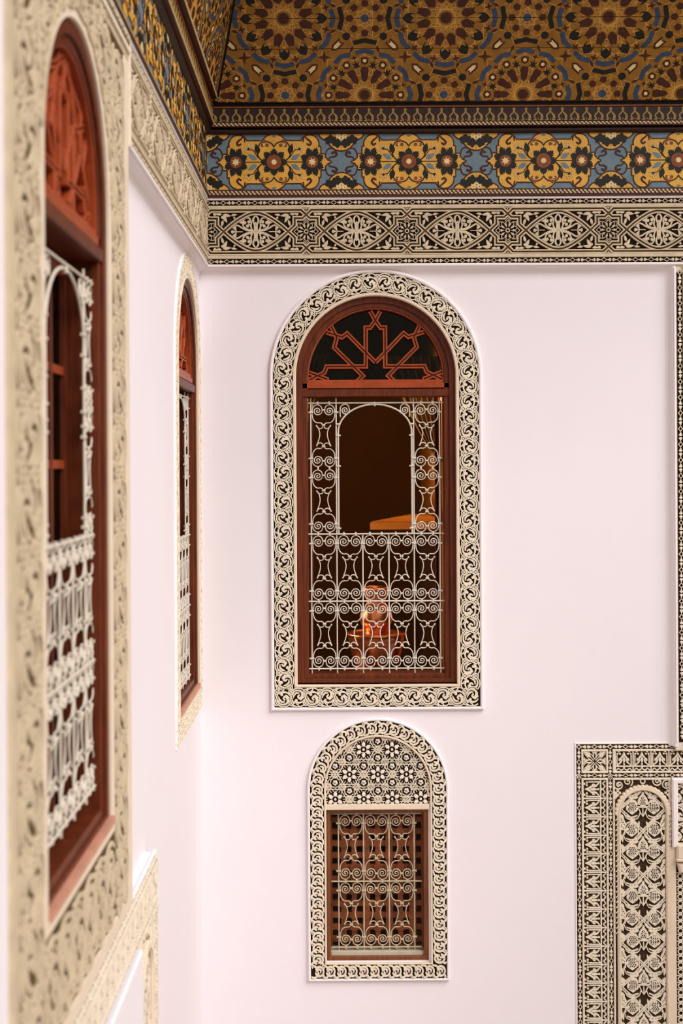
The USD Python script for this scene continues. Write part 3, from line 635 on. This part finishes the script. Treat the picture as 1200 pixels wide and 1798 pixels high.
def window(n, frame, o, R, yb, ytr, label, extra=False, hf=-3.0, leafs=True, shift=-16.0):
    w = struct('window_%d' % n, label)
    B = lambda name, s, h0, h1, mat, c=.6, par=None: MB().relief(moved(s, o), h0, h1, c).build(name, mat, par or w, frame)
    B('outer_frame', arch_poly(R, yb).difference(arch_poly(R - 13, yb - 8)), -46, hf, 'red_wood', 1.2)
    B('inner_frame', arch_poly(R - 12, yb - 7).difference(arch_poly(R - 22, yb - 15)), -46, hf - 4, 'red_wood', 1.2)
    inner = arch_poly(R - 19, yb)
    B('transom', box(-R + 6, ytr - 24, R - 6, ytr - 15), -40, hf - 4, 'fan_wood')
    B('transom', box(-R + 2, ytr - 13, R - 2, ytr), -44, hf - 1, 'red_wood', 1.2)
    B('transom_back', box(-R + 8, ytr - 26, R - 8, ytr - 11), -46, hf - 9, 'red_wood')
    B('fan_ring', arch_poly(R - 18, ytr - 22).difference(arch_poly(R - 24, ytr - 30)), -34, hf - 6, 'fan_wood')
    sx = R / 142.0; sy = (R - 24 + ytr - 24) / 131.0
    lines = fan_shape(sx * .985, sy * .99, ytr - 24, extra); clip = arch_poly(R - 19, ytr - 24)
    fd = 4 if n > 2 else 0
    solid = U([l.buffer(4.0, cap_style='flat', join_style='mitre') for l in lines]).intersection(clip)
    groove = U([l.buffer(1.0, cap_style='flat', join_style='mitre') for l in lines])
    fret = B('fan_fretwork', solid.difference(groove), -22 - fd * 1.6, hf - 7 - fd, 'fan_wood', .6)
    B('fan_groove', solid.intersection(groove), -20 - fd * 1.6, hf - 9.5 - fd, 'dark_wood', 0, fret)
    for p in polys(arch_poly(R - 22, ytr - 27).difference(solid.buffer(-1))):
        if p.area > 30: B('fan_pane', p.buffer(1.0), -27 - fd, -25.5 - fd, 'dark_glass', 0)
    B('sill', box(-R + 1, yb - 16, R - 1, yb - 13), -46, hf - 5, 'red_wood')
    if leafs:                                   # casement leaves opened into the room
        for s in (-1, 1):
            x = s * (R - 26)
            m = MB().slab(x - 2, ytr + 6, x + 2, ytr + 20, -150, -48).slab(x - 2, yb - 32, x + 2, yb - 18, -150, -48).slab(x - 2.5, ytr + 6, x + 2.5, yb - 18, -62, -48).slab(x - 2.5, ytr + 6, x + 2.5, yb - 18, -152, -138)
            v = [m]; m2 = MB(); m2.V, m2.F, m2.n = m.V, m.F, m.n
            for q in m2.V: q[:, 0] += o[0]; q[:, 1] += o[1]
            lf = m2.build('casement_leaf', 'red_wood', w, frame)
            g = MB().slab(o[0] + x - .5, o[1] + ytr + 20, o[0] + x + .5, o[1] + yb - 32, -138, -62); g.build('casement_pane', 'dark_glass', lf, frame)
    return w
w1 = window(1, FB, BW, 142, 540, 36, 'large arched red wooden window facing the camera with a starred fan light')
w3 = window(3, FR, FW, 142, 540, 36, 'red wooden arched window on the left wall nearest the corner', hf=-1.0, leafs=False)
w4 = window(4, FL, NW, 146, 602, 45, 'blurred red wooden arched window nearest the camera on the left wall', True, hf=-1.0, leafs=False)

# near window: terracotta sill and a glazed casement behind the grille
def wbox(w, frame, o, name, x0, y0, x1, y1, h0, h1, mat): MB().slab(o[0] + x0, o[1] + y0, o[0] + x1, o[1] + y1, h0, h1).build(name, mat, w, frame)
for i in range(5):
    wbox(w4, FL, NW, 'sill_tile', -146 + i * 58.4, 597, -146 + i * 58.4 + 57.6, 604, -40, 5, 'terracotta')
for x0, x1 in ((-112, -100), (-46, -36), (36, 46), (100, 112)): wbox(w4, FL, NW, 'casement_stile', x0, 53, x1, 597, -44, -34, 'red_wood')
for y0, y1 in ((53, 63), (151, 159), (241, 249), (336, 347), (441, 449), (587, 597)): wbox(w4, FL, NW, 'casement_rail', -112, y0, 112, y1, -43, -35, 'fan_wood')
for x0, x1 in ((-100, -46), (-36, 36), (46, 100)): wbox(w4, FL, NW, 'casement_pane', x0, 61, x1, 591, -40, -39, 'dark_glass')
for i in range(5):
    wbox(w3, FR, FW, 'sill_tile', -142 + i * 56.8, 534, -142 + i * 56.8 + 56, 541, -40, 4, 'terracotta')
for x0, x1 in ((-112, -100), (-6, 6), (100, 112)): wbox(w3, FR, FW, 'casement_stile', x0, 44, x1, 530, -40, -30, 'red_wood')

# ------------------------------------------------------------------ wrought iron grilles
def half_scroll():
    sp = spiral(12.0, 13.4, .5, 8.4, 669, -1.9, 28)                        # inner coil, seen from the room side
    out = cr([tuple(sp[-1]), (18.4, 5.4), (12.3, 2.2), (5.6, 5.0), (2.6, 12), (2.6, 21), (4.3, 28.6), (8, 33.4), (12, 35.2), (16.4, 35), (20, 36.8), (21.4, 40), (20.6, 43.6), (17, 45.5), (13, 44.2), (9.6, 40)], 4)
    return np.vstack([sp[:-1], out])
HS = half_scroll()
SPIND = cr([(9.6, 40), (13.4, 46.5), (15.4, 53), (15.6, 59), (14, 67), (9.6, 79)], 3)
def grille(frame, o, xs, ys, cells, label, h=-17, arch=None, mat='grille_paint', xe=10, rb=1.4, jit=.8, top_ext=9, short=()):
    t = thing('window_grille', label, 'window grille'); X = lambda p: np.c_[p[:, 0] + o[0], p[:, 1] + o[1], p[:, 2]]
    def T(name, pts, r, sides=6): MB().add(*tube(X(np.asarray(pts, float)), r, sides)).build(name, mat, t, frame, smooth=True)
    for i, x in enumerate(xs):
        y0 = ys[0] - top_ext if i not in short else ys[1]
        T('upright_bar', [(x, y0, h), (x, ys[-1] + 9, h)], rb)
    for y in ys: T('cross_bar', [(xs[0] - xe, y, h + 1.5), (xs[-1] + xe, y, h + 1.5)], rb * 1.02)
    seen = set()
    def coll(mb, x, y, L, ver):
        if (round(x / 3), round(y / 3), ver) in seen: return
        seen.update((round(x / 3) + i, round(y / 3) + j, ver) for i in (-1, 0, 1) for j in (-1, 0, 1))
         # a little band round two bars
        d = (1.6, L / 2) if ver else (L / 2, 1.5)
        v, f = relief(box(-d[0], -d[1], d[0], d[1]), -2.2, 2.4, .8); mb.add(v + (x + o[0], y + o[1], h + .4), f)
    for (c, ya, yb_) in cells:
        x0, x1 = xs[c], xs[c + 1]; kx, ky = (x1 - x0) / 44.8, (yb_ - ya) / 119.0; j = rng.uniform(-jit, jit, (2, 2))
        cm = MB()
        for m in (0, 1):
            for vflip in (0, 1):
                p = HS.copy(); p[:, 1] += .8 + j[m, vflip] * .5
                if vflip: p[:, 1] = 119 - p[:, 1]
                p = np.c_[p[:, 0] * kx, p[:, 1] * ky]
                if m: p[:, 0] = (x1 - x0) - p[:, 0]
                r = np.full(len(p), 1.08); r[:6] = 1.25; r[-3:] = (1.2, 1.4, 1.7)
                T('scroll', np.c_[p[:, 0] + x0, p[:, 1] + ya, np.full(len(p), h)], r, 5)
            s = SPIND.copy(); s = np.c_[s[:, 0] * kx, s[:, 1] * ky]
            if m: s[:, 0] = (x1 - x0) - s[:, 0]
            T('spindle', np.c_[s[:, 0] + x0, s[:, 1] + ya, np.full(len(s), h - .3)], 1.08, 5)
        xc = (x0 + x1) / 2
        for y in (12.6, 40, 79, 105.6): coll(cm, xc, ya + y * ky, 6.2, False)
        for q in (12.3, 32.5):
            for y in (0, 119): coll(cm, x0 + q * kx, ya + y * ky, 6.5, True)
        for y in (17, 101): coll(cm, x0, ya + y * ky, 8.5, False); coll(cm, x1, ya + y * ky, 8.5, False)
        cm.build('collar', mat, t, frame, kind='stuff')
    if arch:
        xa, xb, ysp, ytop, ybm = arch; xc, rx, ry = (xa + xb) / 2, (xb - xa) / 2, ysp - ytop
        a = np.linspace(math.pi, 2 * math.pi, 30)
        T('arch_bar', np.vstack([[(xa, ybm, h + .5)], np.c_[xc + rx * np.cos(a), ysp + ry * np.sin(a), np.full(30, h + .5)], [(xb, ybm, h + .5)]]), 1.7)
        for s in (-1, 1):
            q = spiral(0, 0, .5, 7.6, 669, -1.9, 26); q2 = cr([tuple(q[-1]), (5.8, -8), (0, -11), (-7.5, -7), (-9, 2), (-8.6, 12)], 4)
            q = np.vstack([q[:-1], q2]); T('scroll', np.c_[(xb if s > 0 else xa) - s * (q[:, 0] + 12.5), ys[0] + 13 + q[:, 1], np.full(len(q), h)], 1.2, 5)
        cm = MB()
        for y in (ysp - 14, ysp + 6, ysp + 60, ysp + 84, ybm - 10):
            for x in (xa, xb): coll(cm, x, y, 9, False)
        cm.build('collar', mat, t, frame, kind='stuff')
        cm = MB(); coll(cm, xc, ytop - .5, 8, True); cm.build('collar', mat, t, frame)
    return t
xs = [-115, -70, -24, 22, 67, 113]; ys = [46.5, 278, 397, 516]
upper = [(c, a, b) for c in (0, 4) for a, b in ((46.5, 162), (162, 278))]
lower = [(c, a, b) for c in range(5) for a, b in ((278, 397), (397, 516))]
grille(FB, BW, xs, ys, upper + lower, 'white scrolled iron grille with an arched opening in the large back window', arch=(-66.5, 63.5, 98, 49, 278), short=(2, 3))
grille(FR, FW, xs, ys, upper + lower, 'white scrolled iron grille in the left window nearest the corner', h=-13, arch=(-66.5, 63.5, 98, 49, 278), short=(2, 3))
xn = [-128, -86, -29, 29, 86, 128]; yn = [67, 315, 438, 562]
grille(FL, NW, xn, yn, [(c, a, b) for c in (0, 4) for a, b in ((67, 191), (191, 315))] + [(c, a, b) for c in range(5) for a, b in ((315, 438), (438, 562))],
       'white scrolled iron grille in the blurred near left window', h=-13, arch=(-84, 84, 135, 71, 315), short=(2, 3), mat='grille_warm')

# small window: frame, wooden lattice, grille
w2 = struct('window_2', 'small square-headed wooden lattice window low on the back wall')
rel = lambda x0, y0, x1, y1: (x0 - 664, y0 - 1384, x1 - 664, y1 - 1384)
B2 = lambda name, s, h0, h1, mat, c=.6: MB().relief(moved(s, SW), h0, h1, c).build(name, mat, w2, FB)
op = box(-91, 37, 88, 303)
B2('outer_frame', op.difference(box(-84, 44, 80, 296)), -40, -2, 'brown_wood', 1)
B2('stone_sill', box(-84, 289, 80, 297), -40, -8, 'grey_sill')
for i in range(12):
    y = 46 + i * 21.2
    B2('lattice_rail', box(-84, y + 11, 80, y + 21.2), -34, -27, 'lattice_wood')
for i, (x, wd) in enumerate(((-84, 3), (-66, 9.5), (-47, 9.5), (-27.5, 13), (-5, 9), (13.5, 13), (35, 9), (55, 13), (77, 4))):
    B2('lattice_stile', box(x, 44, x + wd, 296), -33, -26, 'lattice_wood')
kn = []
for i in range(12):
    for x in (-61, -42, -21, 0, 20, 40, 61): B2('lattice_block', ngon(x - .5, 46 + i * 21.2 + 16, 8.4, 8, 22.5), -34, -24.5, 'lattice_wood')
grille(FB, SW, [-70, -25.5, 19.5, 64], [48, 167.5, 283.5], [(c, a, b) for c in range(3) for a, b in ((48, 167.5), (167.5, 283.5))],
       'scrolled iron grille three scrolls wide over the small lattice window', h=-15, mat='grille_worn', xe=13, top_ext=7)
# ------------------------------------------------------------------ carved panels in the lower corners
def key_shape():   # 31 wide, 38 high (y down): pointed knot between two posts over a wavy foot
    g = [ln([(0, -2), (0, 40)], 2.2, 'flat'), ln([(3, 8), (3, 28)], 2), ln([(28, 8), (28, 28)], 2), ln([(0, 28.5), (31, 28.5)], 2.4, 'flat'),
         flower(6.2, 3.6, 4.4, 3, 30), flower(24.8, 3.6, 4.4, 3, 30),
         vst([(4, 26), (9.5, 21), (10.6, 16), (7.4, 15), (7.2, 18)], [1.6, 3, 3.2, 2.6, 2], 4), vst([(15.5, 2), (14, 8), (10.5, 13)], [1.4, 3.4, 3], 4),
         leaf(15.5, 10, 13, 4.6, 90), disc(15.5, 24.5, 1.8, 2), sm([(2, 36), (6, 32.4), (10, 36), (15.5, 32.6)], 2, 4), Polygon([(12.5, 29), (18.5, 29), (15.5, 33)])]
    return U(g, [mx(s, 15.5) for s in g[5:8] + g[10:11] + g[6:8]])
KEY = unit(key_shape().simplify(.1), 0, 3.4, .4)
def corner_shape():
    q = [around(leaf(3, 0, 17, 7, 0), 4), around(ln([(4, 0), (13, 7)], 1.4), 4), around(ln([(4, 0), (13, -7)], 1.4), 4), around(leaf(9, 0, 17, 5.5, 0), 4, 45), around(ln([(2, 0), (25, 0)], 1.5), 4, 45),
         around(sm([(13, 8), (17, 12), (19, 19)], 1.5), 8), around(sm([(13, -8), (17, -12), (19, -19)], 1.5), 8), around(ln([(18, -6), (18, 6)], 1.6), 4)]
    holes = U(around(leaf(5, 0, 10, 3, 0), 4), disc(0, 0, 2.2, 3))
    return U(q).difference(holes).intersection(box(-20.5, -18.8, 20.5, 18.8))
CORNR = unit(corner_shape().simplify(.1), 0, 3.2, .35)
def palm(a, w=20, L=27):   # pierced palmette
    o = leaf(-11, 0, L, w, 0)
    holes = [tr(rt(Polygon([(-2.2, 0), (0, -1.5), (2.2, 0), (0, 1.5)]), 30 if j % 2 else -30), -8 + j * 3.4, y) for j in range(6) for y in ((-5.6, -1.9, 1.9, 5.6) if j % 2 == 0 else (-3.7, 0, 3.7)) if o.buffer(-2).contains(Point(-8 + j * 3.4, y))]
    return rt(o.difference(U(holes)), a)
def lattice_unit():        # 78 wide and 78 high, crossing at (0, 0)
    g = []
    d = [(0, 0), (9, -9), (16, -17), (27, -27), (39, -38)]
    for m in (lambda s: s, mx, my, lambda s: mx(my(s))):
        for off in (-1.6, 1.6):
            l = LineString(cr(d, 4)); o = l.parallel_offset(abs(off), 'left' if off > 0 else 'right'); g.append(m(o.buffer(.95, cap_style='flat')))
    for x, y in ((20, -1), (-20, -1)):
        g += [tr(palm(-90), x, y), sm([(x - 12, y + 6), (x - 11, y - 9), (x, y - 16), (x + 11, y - 9), (x + 12, y + 6)], 2, 4), sm([(x - 9, y + 14), (x, y + 16.5), (x + 9, y + 14)], 2, 4)]
    for x in (19, -19, ):
        for y in (38, -40): g += [tr(palm(-90), x, y), sm([(x - 11, y - 7), (x, y - 15), (x + 11, y - 7)], 2, 4), sm([(x - 9, y + 13), (x, y + 16), (x + 9, y + 13)], 2, 4)]
    for x, y in ((0, 26), (0, -52), (39, -13), (-39, -13)):
        g += [tr(palm(-90, 17, 26), x, y), ln([(x - 9, y + 9.6), (x + 9, y + 9.6)], 2.4, 'flat'), sm([(x - 8, y + 11), (x - 4, y + 20), (x, y + 26)], 1.8, 4), sm([(x + 8, y + 11), (x + 4, y + 20), (x, y + 26)], 1.8, 4), ln([(x, y + 12), (x, y + 26)], 1.6)]
    for m in (lambda s: s, mx):
        for x, y in ((20, -1), (19, 38), (19, -40)): g += [m(leaf(x - 4, y + 17, 12, 4, 55)), m(leaf(x + 4, y + 17, 10, 4, 125)), m(leaf(x + 13, y - 6, 11, 4, -60)), m(leaf(x - 12, y - 8, 9, 3.4, -100)), m(sm([(x - 14, y + 8), (x - 10, y + 17), (x, y + 20), (x + 10, y + 17), (x + 14, y + 8)], 1.5, 4))]
        for y in (12, -66): g += [m(leaf(2, y - 8, 13, 4, 60)), m(leaf(1, y - 3, 9, 3.4, 100)), m(leaf(11, y + 22, 12, 4.4, -75)), m(leaf(8, y + 6, 10, 3.6, 20))]
        g += [m(leaf(38, -30, 12, 5, 110)), m(leaf(38, 6, 14, 5, 100)), m(leaf(38, 22, 14, 5, 100)), m(leaf(33, 30, 9, 4, 60))]
    return U(g).intersection(box(-39.2, -39, 39.2, 39))
LATS = lattice_unit().simplify(.1)
LAT = unit(LATS, 0, 3.6, .4)
def carved_panel(frame, o, sx, label, bottom=620, right=684):
    t = thing('doorway_surround', label, 'doorway surround'); mat = 'carved_plaster'
    def P(name, m, mat=mat):
        v, f = m
        if len(v) == 0: return
        v = v.copy(); v[:, 0] = o[0] + sx * v[:, 0]; v[:, 1] += o[1]
        MB().add(v, f if sx > 0 else f[:, ::-1]).build(name, mat, t, frame)
    def R(name, s, h0, h1, c=.5, mat=mat): P(name, relief(s, h0, h1, c), mat)
    def K(name, m, x, y, a=0, kx=1, ky=1, dh=.8, cut=None):
        v, f = put(m, x, y, a, kx, ky); v[:, 2] += dh
        P(name, (v, f))
    R('panel_ground', box(-2, -1.5, right, bottom), -3, .8, 0, 'panel_ground_brown')
    R('outer_lip', box(-4.6, -4.2, right, bottom).difference(box(-2, -1.6, right + 1, bottom + 1)), -2, 1.8, .5, 'rim_plaster')
    for x0, y0, x1, y1 in ((6.8, 7.4, 53.4, 49), (6.8, 57.6, 53.4, bottom), (61.6, 7.4, right, 49), (61.6, 57.6, 163, bottom)):
        R('cell_frame', box(x0, y0, x1, y1).difference(box(x0 + 3.4, y0 + 3.4, x1 - (3.4 if x1 < right else -1), y1 - (3.4 if y1 < bottom else -1))), 0, 5, .8)
    for x0, y0, x1, y1 in ((2.6, 3, 2.6, bottom), (57.5, 3, 57.5, bottom), (2.6, 3, right, 3), (2.6, 53.2, right, 53.2)):
        L = math.hypot(x1 - x0, y1 - y0); n = round(L / 27.4); a = math.degrees(math.atan2(y1 - y0, x1 - x0))
        for i in range(n): K('bead', BEAD, x0 + (x1 - x0) * i / n, y0 + (y1 - y0) * i / n, a, L / n / BEADP, .92)
    K('corner_lattice', CORNR, 30.1, 28.2)
    for i in range(int((bottom - 62) / 32.4)):
        K('knot_motif', KEY, 11, 61.5 + 32.4 * (i + 1) - .6, -90, 1.03, 1.02)
    for i in range(int((right - 66) / 31.4)):
        K('knot_motif', KEY, 66 + 31.4 * i, 10.8, 0, 1.0, .93)
    c = (114, 119)
    ap = lambda r: tr(arch_poly(r, bottom), *c)
    scal = U(ap(45.5), [disc(c[0] + 45.5 * math.cos(a), c[1] - 45.5 * math.sin(a), 4.3, 3) for a in np.linspace(0, math.pi, 21)])
    R('scalloped_arch', scal.difference(ap(39.5)), 0, 8, 1.6, 'jamb_plaster')
    R('arch_roll', ap(42.5).difference(ap(41.2)), 7, 9, .3, 'jamb_plaster')
    sp = U([sm(spiral(x, y, 1, 9, a, 1.6, 20), 2, 2) for x, y, a in ((72, 70, 0), (156, 70, 90), (88, 64, 200), (140, 64, 20))] + [flower(70, 84, 6, 4), flower(158, 84, 6, 4), ring(114, 63.6, 5, 2), flower(72, 70, 4, 3), flower(156, 70, 4, 3), leaf(66, 95, 14, 5, -80), leaf(162, 95, 14, 5, -100)])
    R('spandrel_scroll', sp.intersection(box(64, 60, 161, 119)).difference(scal), .5, 4.4, .4)
    rest = ap(39.5)
    for i in range(-1, int((bottom - 150) / 78) + 1):
        s = tr(LATS, c[0], 151 + 78 * i)
        if i < 0: s = s.intersection(ap(38.5))
        R('palmette_lattice', s, .6, 4.4, .18)
    for y in range(130, int(bottom), 9):
        if y < 330:
            for x in (67.4, 160): R('rope_notch', Polygon([(x - 2.6, y), (x + 2, y - 4), (x + 2.6, y - 2.5), (x - 2, y + 1.5)]), 7.6, 8.8, .2, 'jamb_plaster')
    # white rebate of the doorway beside the panel, capital and colonnette
    if sx < 0: R('white_block', box(160, 60, right, bottom), 0, 9, 2.5, 'white_plaster')
    else: R('white_rebate', U(box(164, 57.5, 174, 178), box(164, 57.5, right, 66.5)), 0, 13, 2, 'rim_plaster')
    if sx > 0: R('inner_jamb', box(157, 178, 171.5, bottom), 0, 7, 1.5, 'jamb_plaster')
    if sx > 0:
        R('capital', U(box(171, 172, 196, 198), Polygon([(172, 205), (196, 205), (200, 222), (176, 222)])), 0, 16, 3, 'jamb_plaster')
        R('capital_abacus', box(170, 196, 205, 201.5), 0, 19, 1.5, 'jamb_plaster')
        R('colonnette_bed', box(171.5, 222, 186, bottom), 0, 3, 0, 'carved_ground')
        for y in range(224, int(bottom) - 10, 12):
            R('colonnette_link', U(ring(178.5, y + 6, 5.2, 1.8, 3), ln([(173, y), (184, y)], 1.4)), 2.5, 6, .4)
        for k in range(3): K('spandrel_scroll', SCROLL[k % 2], 178 + 0 * k, 72 + 34 * k, 90, 1.2, 1.0)
        R('inner_face', box(205, 66.5, right, bottom), 0, 2, .4, 'jamb_plaster')
        R('colonnette', box(186, 201, 205, bottom), 0, 9, 3, 'grey_sill')
    return t
PO = bp(1014, 1308)
carved_panel(FB, PO, 1, 'carved plaster panel with palmette lattice arch in the lower right corner')
carved_panel(FL, (1641, 478), -1, 'bright carved plaster panel low on the left wall beneath the near window', bottom=640, right=900)

# ------------------------------------------------------------------ rooms behind the windows
rm = struct('wall_interior', 'dim lamplit plaster room behind the large back window')
G = Frame((0, 0, CZ), (1., 0, 0), (0, 0, 1.), (0, -1., 0), 1.0)     # metres: x, y down, h = -distance
def room(parent, name, x0, x1, z0, z1, y0, y1, mat): MB().slab(x0, -z1, x1, -z0, -y1, -y0).build(name, mat, parent, G)
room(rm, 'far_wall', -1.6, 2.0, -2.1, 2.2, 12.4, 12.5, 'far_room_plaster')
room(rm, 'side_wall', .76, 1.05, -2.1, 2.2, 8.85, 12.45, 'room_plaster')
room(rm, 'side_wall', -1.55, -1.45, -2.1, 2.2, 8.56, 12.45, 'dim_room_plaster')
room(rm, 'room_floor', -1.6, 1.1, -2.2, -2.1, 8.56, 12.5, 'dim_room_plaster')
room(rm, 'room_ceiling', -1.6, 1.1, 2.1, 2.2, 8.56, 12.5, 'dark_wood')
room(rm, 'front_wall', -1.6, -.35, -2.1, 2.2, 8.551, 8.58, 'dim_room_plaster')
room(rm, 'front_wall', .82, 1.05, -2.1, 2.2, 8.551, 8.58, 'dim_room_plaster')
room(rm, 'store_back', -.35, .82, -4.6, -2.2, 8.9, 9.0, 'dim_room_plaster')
rl = struct('wall_interior', 'dark room behind the left wall windows')
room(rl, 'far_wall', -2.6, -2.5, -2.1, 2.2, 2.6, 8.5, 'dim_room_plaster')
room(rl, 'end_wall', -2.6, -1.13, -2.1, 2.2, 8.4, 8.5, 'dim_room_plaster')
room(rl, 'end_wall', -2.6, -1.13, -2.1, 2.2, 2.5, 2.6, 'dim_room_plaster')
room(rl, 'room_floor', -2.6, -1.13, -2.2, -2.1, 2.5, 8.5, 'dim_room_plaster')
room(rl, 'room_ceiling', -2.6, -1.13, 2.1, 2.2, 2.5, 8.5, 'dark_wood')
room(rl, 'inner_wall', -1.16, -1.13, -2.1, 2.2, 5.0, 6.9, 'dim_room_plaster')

# ledge lit by the lamp, table with the copper urn, curtains
tb = thing('low_cupboard', 'ochre ledge catching lamplight behind the right side of the large grille', 'ledge')
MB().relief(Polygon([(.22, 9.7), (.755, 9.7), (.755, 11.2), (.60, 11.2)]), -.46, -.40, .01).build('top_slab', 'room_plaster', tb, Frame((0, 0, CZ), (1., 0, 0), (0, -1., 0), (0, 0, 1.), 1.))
room(tb, 'body', .62, .755, -2.1, -.46, 9.9, 11.2, 'dark_wood')
tt = thing('side_table', 'wooden table top carrying the copper urn behind the grille', 'table')
room(tt, 'table_top', -.3, .68, -1.50, -1.46, 8.62, 9.4, 'dark_wood')
for x in (-.26, .62):
    for y in (8.66, 9.3): room(tt, 'leg', x, x + .05, -2.1, -1.5, y, y + .05, 'dark_wood')
ur = thing('copper_urn', 'polished hammered copper urn with flared bowl standing behind the large window grille', 'urn')
UF = Frame((.243, 9.05, CZ), (1., 0, 0), (0, -1., 0), (0, 0, 1.), 9.05 / FPX)
def lathe(prof, n=48):
    p = np.asarray(prof, float); a = np.linspace(0, 2 * math.pi, n, endpoint=False)
    v = np.stack([p[:, 0:1] * np.cos(a), p[:, 0:1] * np.sin(a), np.repeat(p[:, 1:2], n, 1)], -1).reshape(-1, 3)
    i, j = np.meshgrid(np.arange(len(p) - 1), np.arange(n), indexing='ij'); k = (j + 1) % n
    return v, np.stack([i * n + j, i * n + k, (i + 1) * n + k, (i + 1) * n + j], -1).reshape(-1, 4)
def lbuild(name, prof, n=5): return MB().add(*lathe(cr(prof, n))).build(name, 'copper', ur, UF, smooth=True)
Z = lambda y: -(y - 820.0)
lbuild('bowl', [(0, Z(1195)), (22, Z(1195)), (26, Z(1190)), (33, Z(1176)), (41, Z(1155)), (47, Z(1132)), (49, Z(1118)), (51, Z(1113)), (48, Z(1110)), (44, Z(1112)), (30, Z(1110)), (0, Z(1109))])
lbuild('bulb', [(20, Z(1112)), (21, Z(1103)), (27, Z(1094)), (29, Z(1083)), (26, Z(1071)), (20, Z(1064)), (17, Z(1060))])
nk = lbuild('neck', [(17, Z(1062)), (18, Z(1052)), (20.5, Z(1042)), (22.5, Z(1036))])
MB().add(*lathe(cr([(22.4, Z(1037)), (24, Z(1035.4)), (24.4, Z(1032.6)), (22.6, Z(1030.8)), (20, Z(1033)), (17, Z(1040)), (14, Z(1052))], 5))).build('rim', 'copper', nk, UF, smooth=True)
def curtain(label, top0, top1, tie0, tie1, y, n=7):
    v, f = [], []; A, B = 61, 26
    for i in range(A):
        s = i / (A - 1)
        for j in range(B):
            q = j / (B - 1); e = q ** .8
            p = (1 - e) * (np.array(top0) * (1 - s) + np.array(top1) * s) + e * (np.array(tie0) * (1 - s) + np.array(tie1) * s)
            sag = .05 * math.sin(math.pi * q) * (1 - s)
            v.append((p[0], -(p[1] - sag), -(y + .045 * math.sin(s * n * 2 * math.pi) * (1 - .55 * e) + .05 * q)))
    for i in range(A - 1):
        for j in range(B - 1): f.append((i * B + j, i * B + j + 1, (i + 1) * B + j + 1, (i + 1) * B + j))
    t = thing('curtain', label, 'curtain'); MB().add(v, f).build('drape', 'curtain_cloth', t, G, smooth=True)
    v = [(p[0], -p[1], -(y + d)) for p, d in ((tie0, -.05), (tie0, .08), (tie1, .08), (tie1, -.05))]
    m = MB(); m.tube([(tie0[0], -tie0[1], -y + .06), (tie1[0], -tie1[1], -y + .07)], .02, 8); m.build('tie_band', 'curtain_cloth', t, G, smooth=True)
curtain('tan pleated curtain drawn to the right inside the top of the large window', (.30, .80), (.73, .80), (.67, .10), (.735, .03), 9.6)
curtain('tan pleated curtain drawn to the left inside the top of the large window', (-.06, .80), (-.32, .80), (-.27, .22), (-.35, .12), 9.3)
def bulb(name, pos, r, inten, col):
    l = UsdLux.SphereLight.Define(stage, '/World/' + name); l.CreateRadiusAttr(r); l.CreateIntensityAttr(inten); l.CreateColorAttr(Gf.Vec3f(*col)); l.AddTranslateOp().Set(Gf.Vec3d(*pos))
bulb('ledge_lamp', (.58, 10.3, CZ + .63), .045, 520, (1.0, .55, .2))
bulb('room_lamp', (.30, 9.15, CZ + 1.7), .09, 110, (1.0, .58, .24))
bulb('table_lamp', (-.75, 9.15, CZ - .8), .13, 150, (1.0, .66, .36))
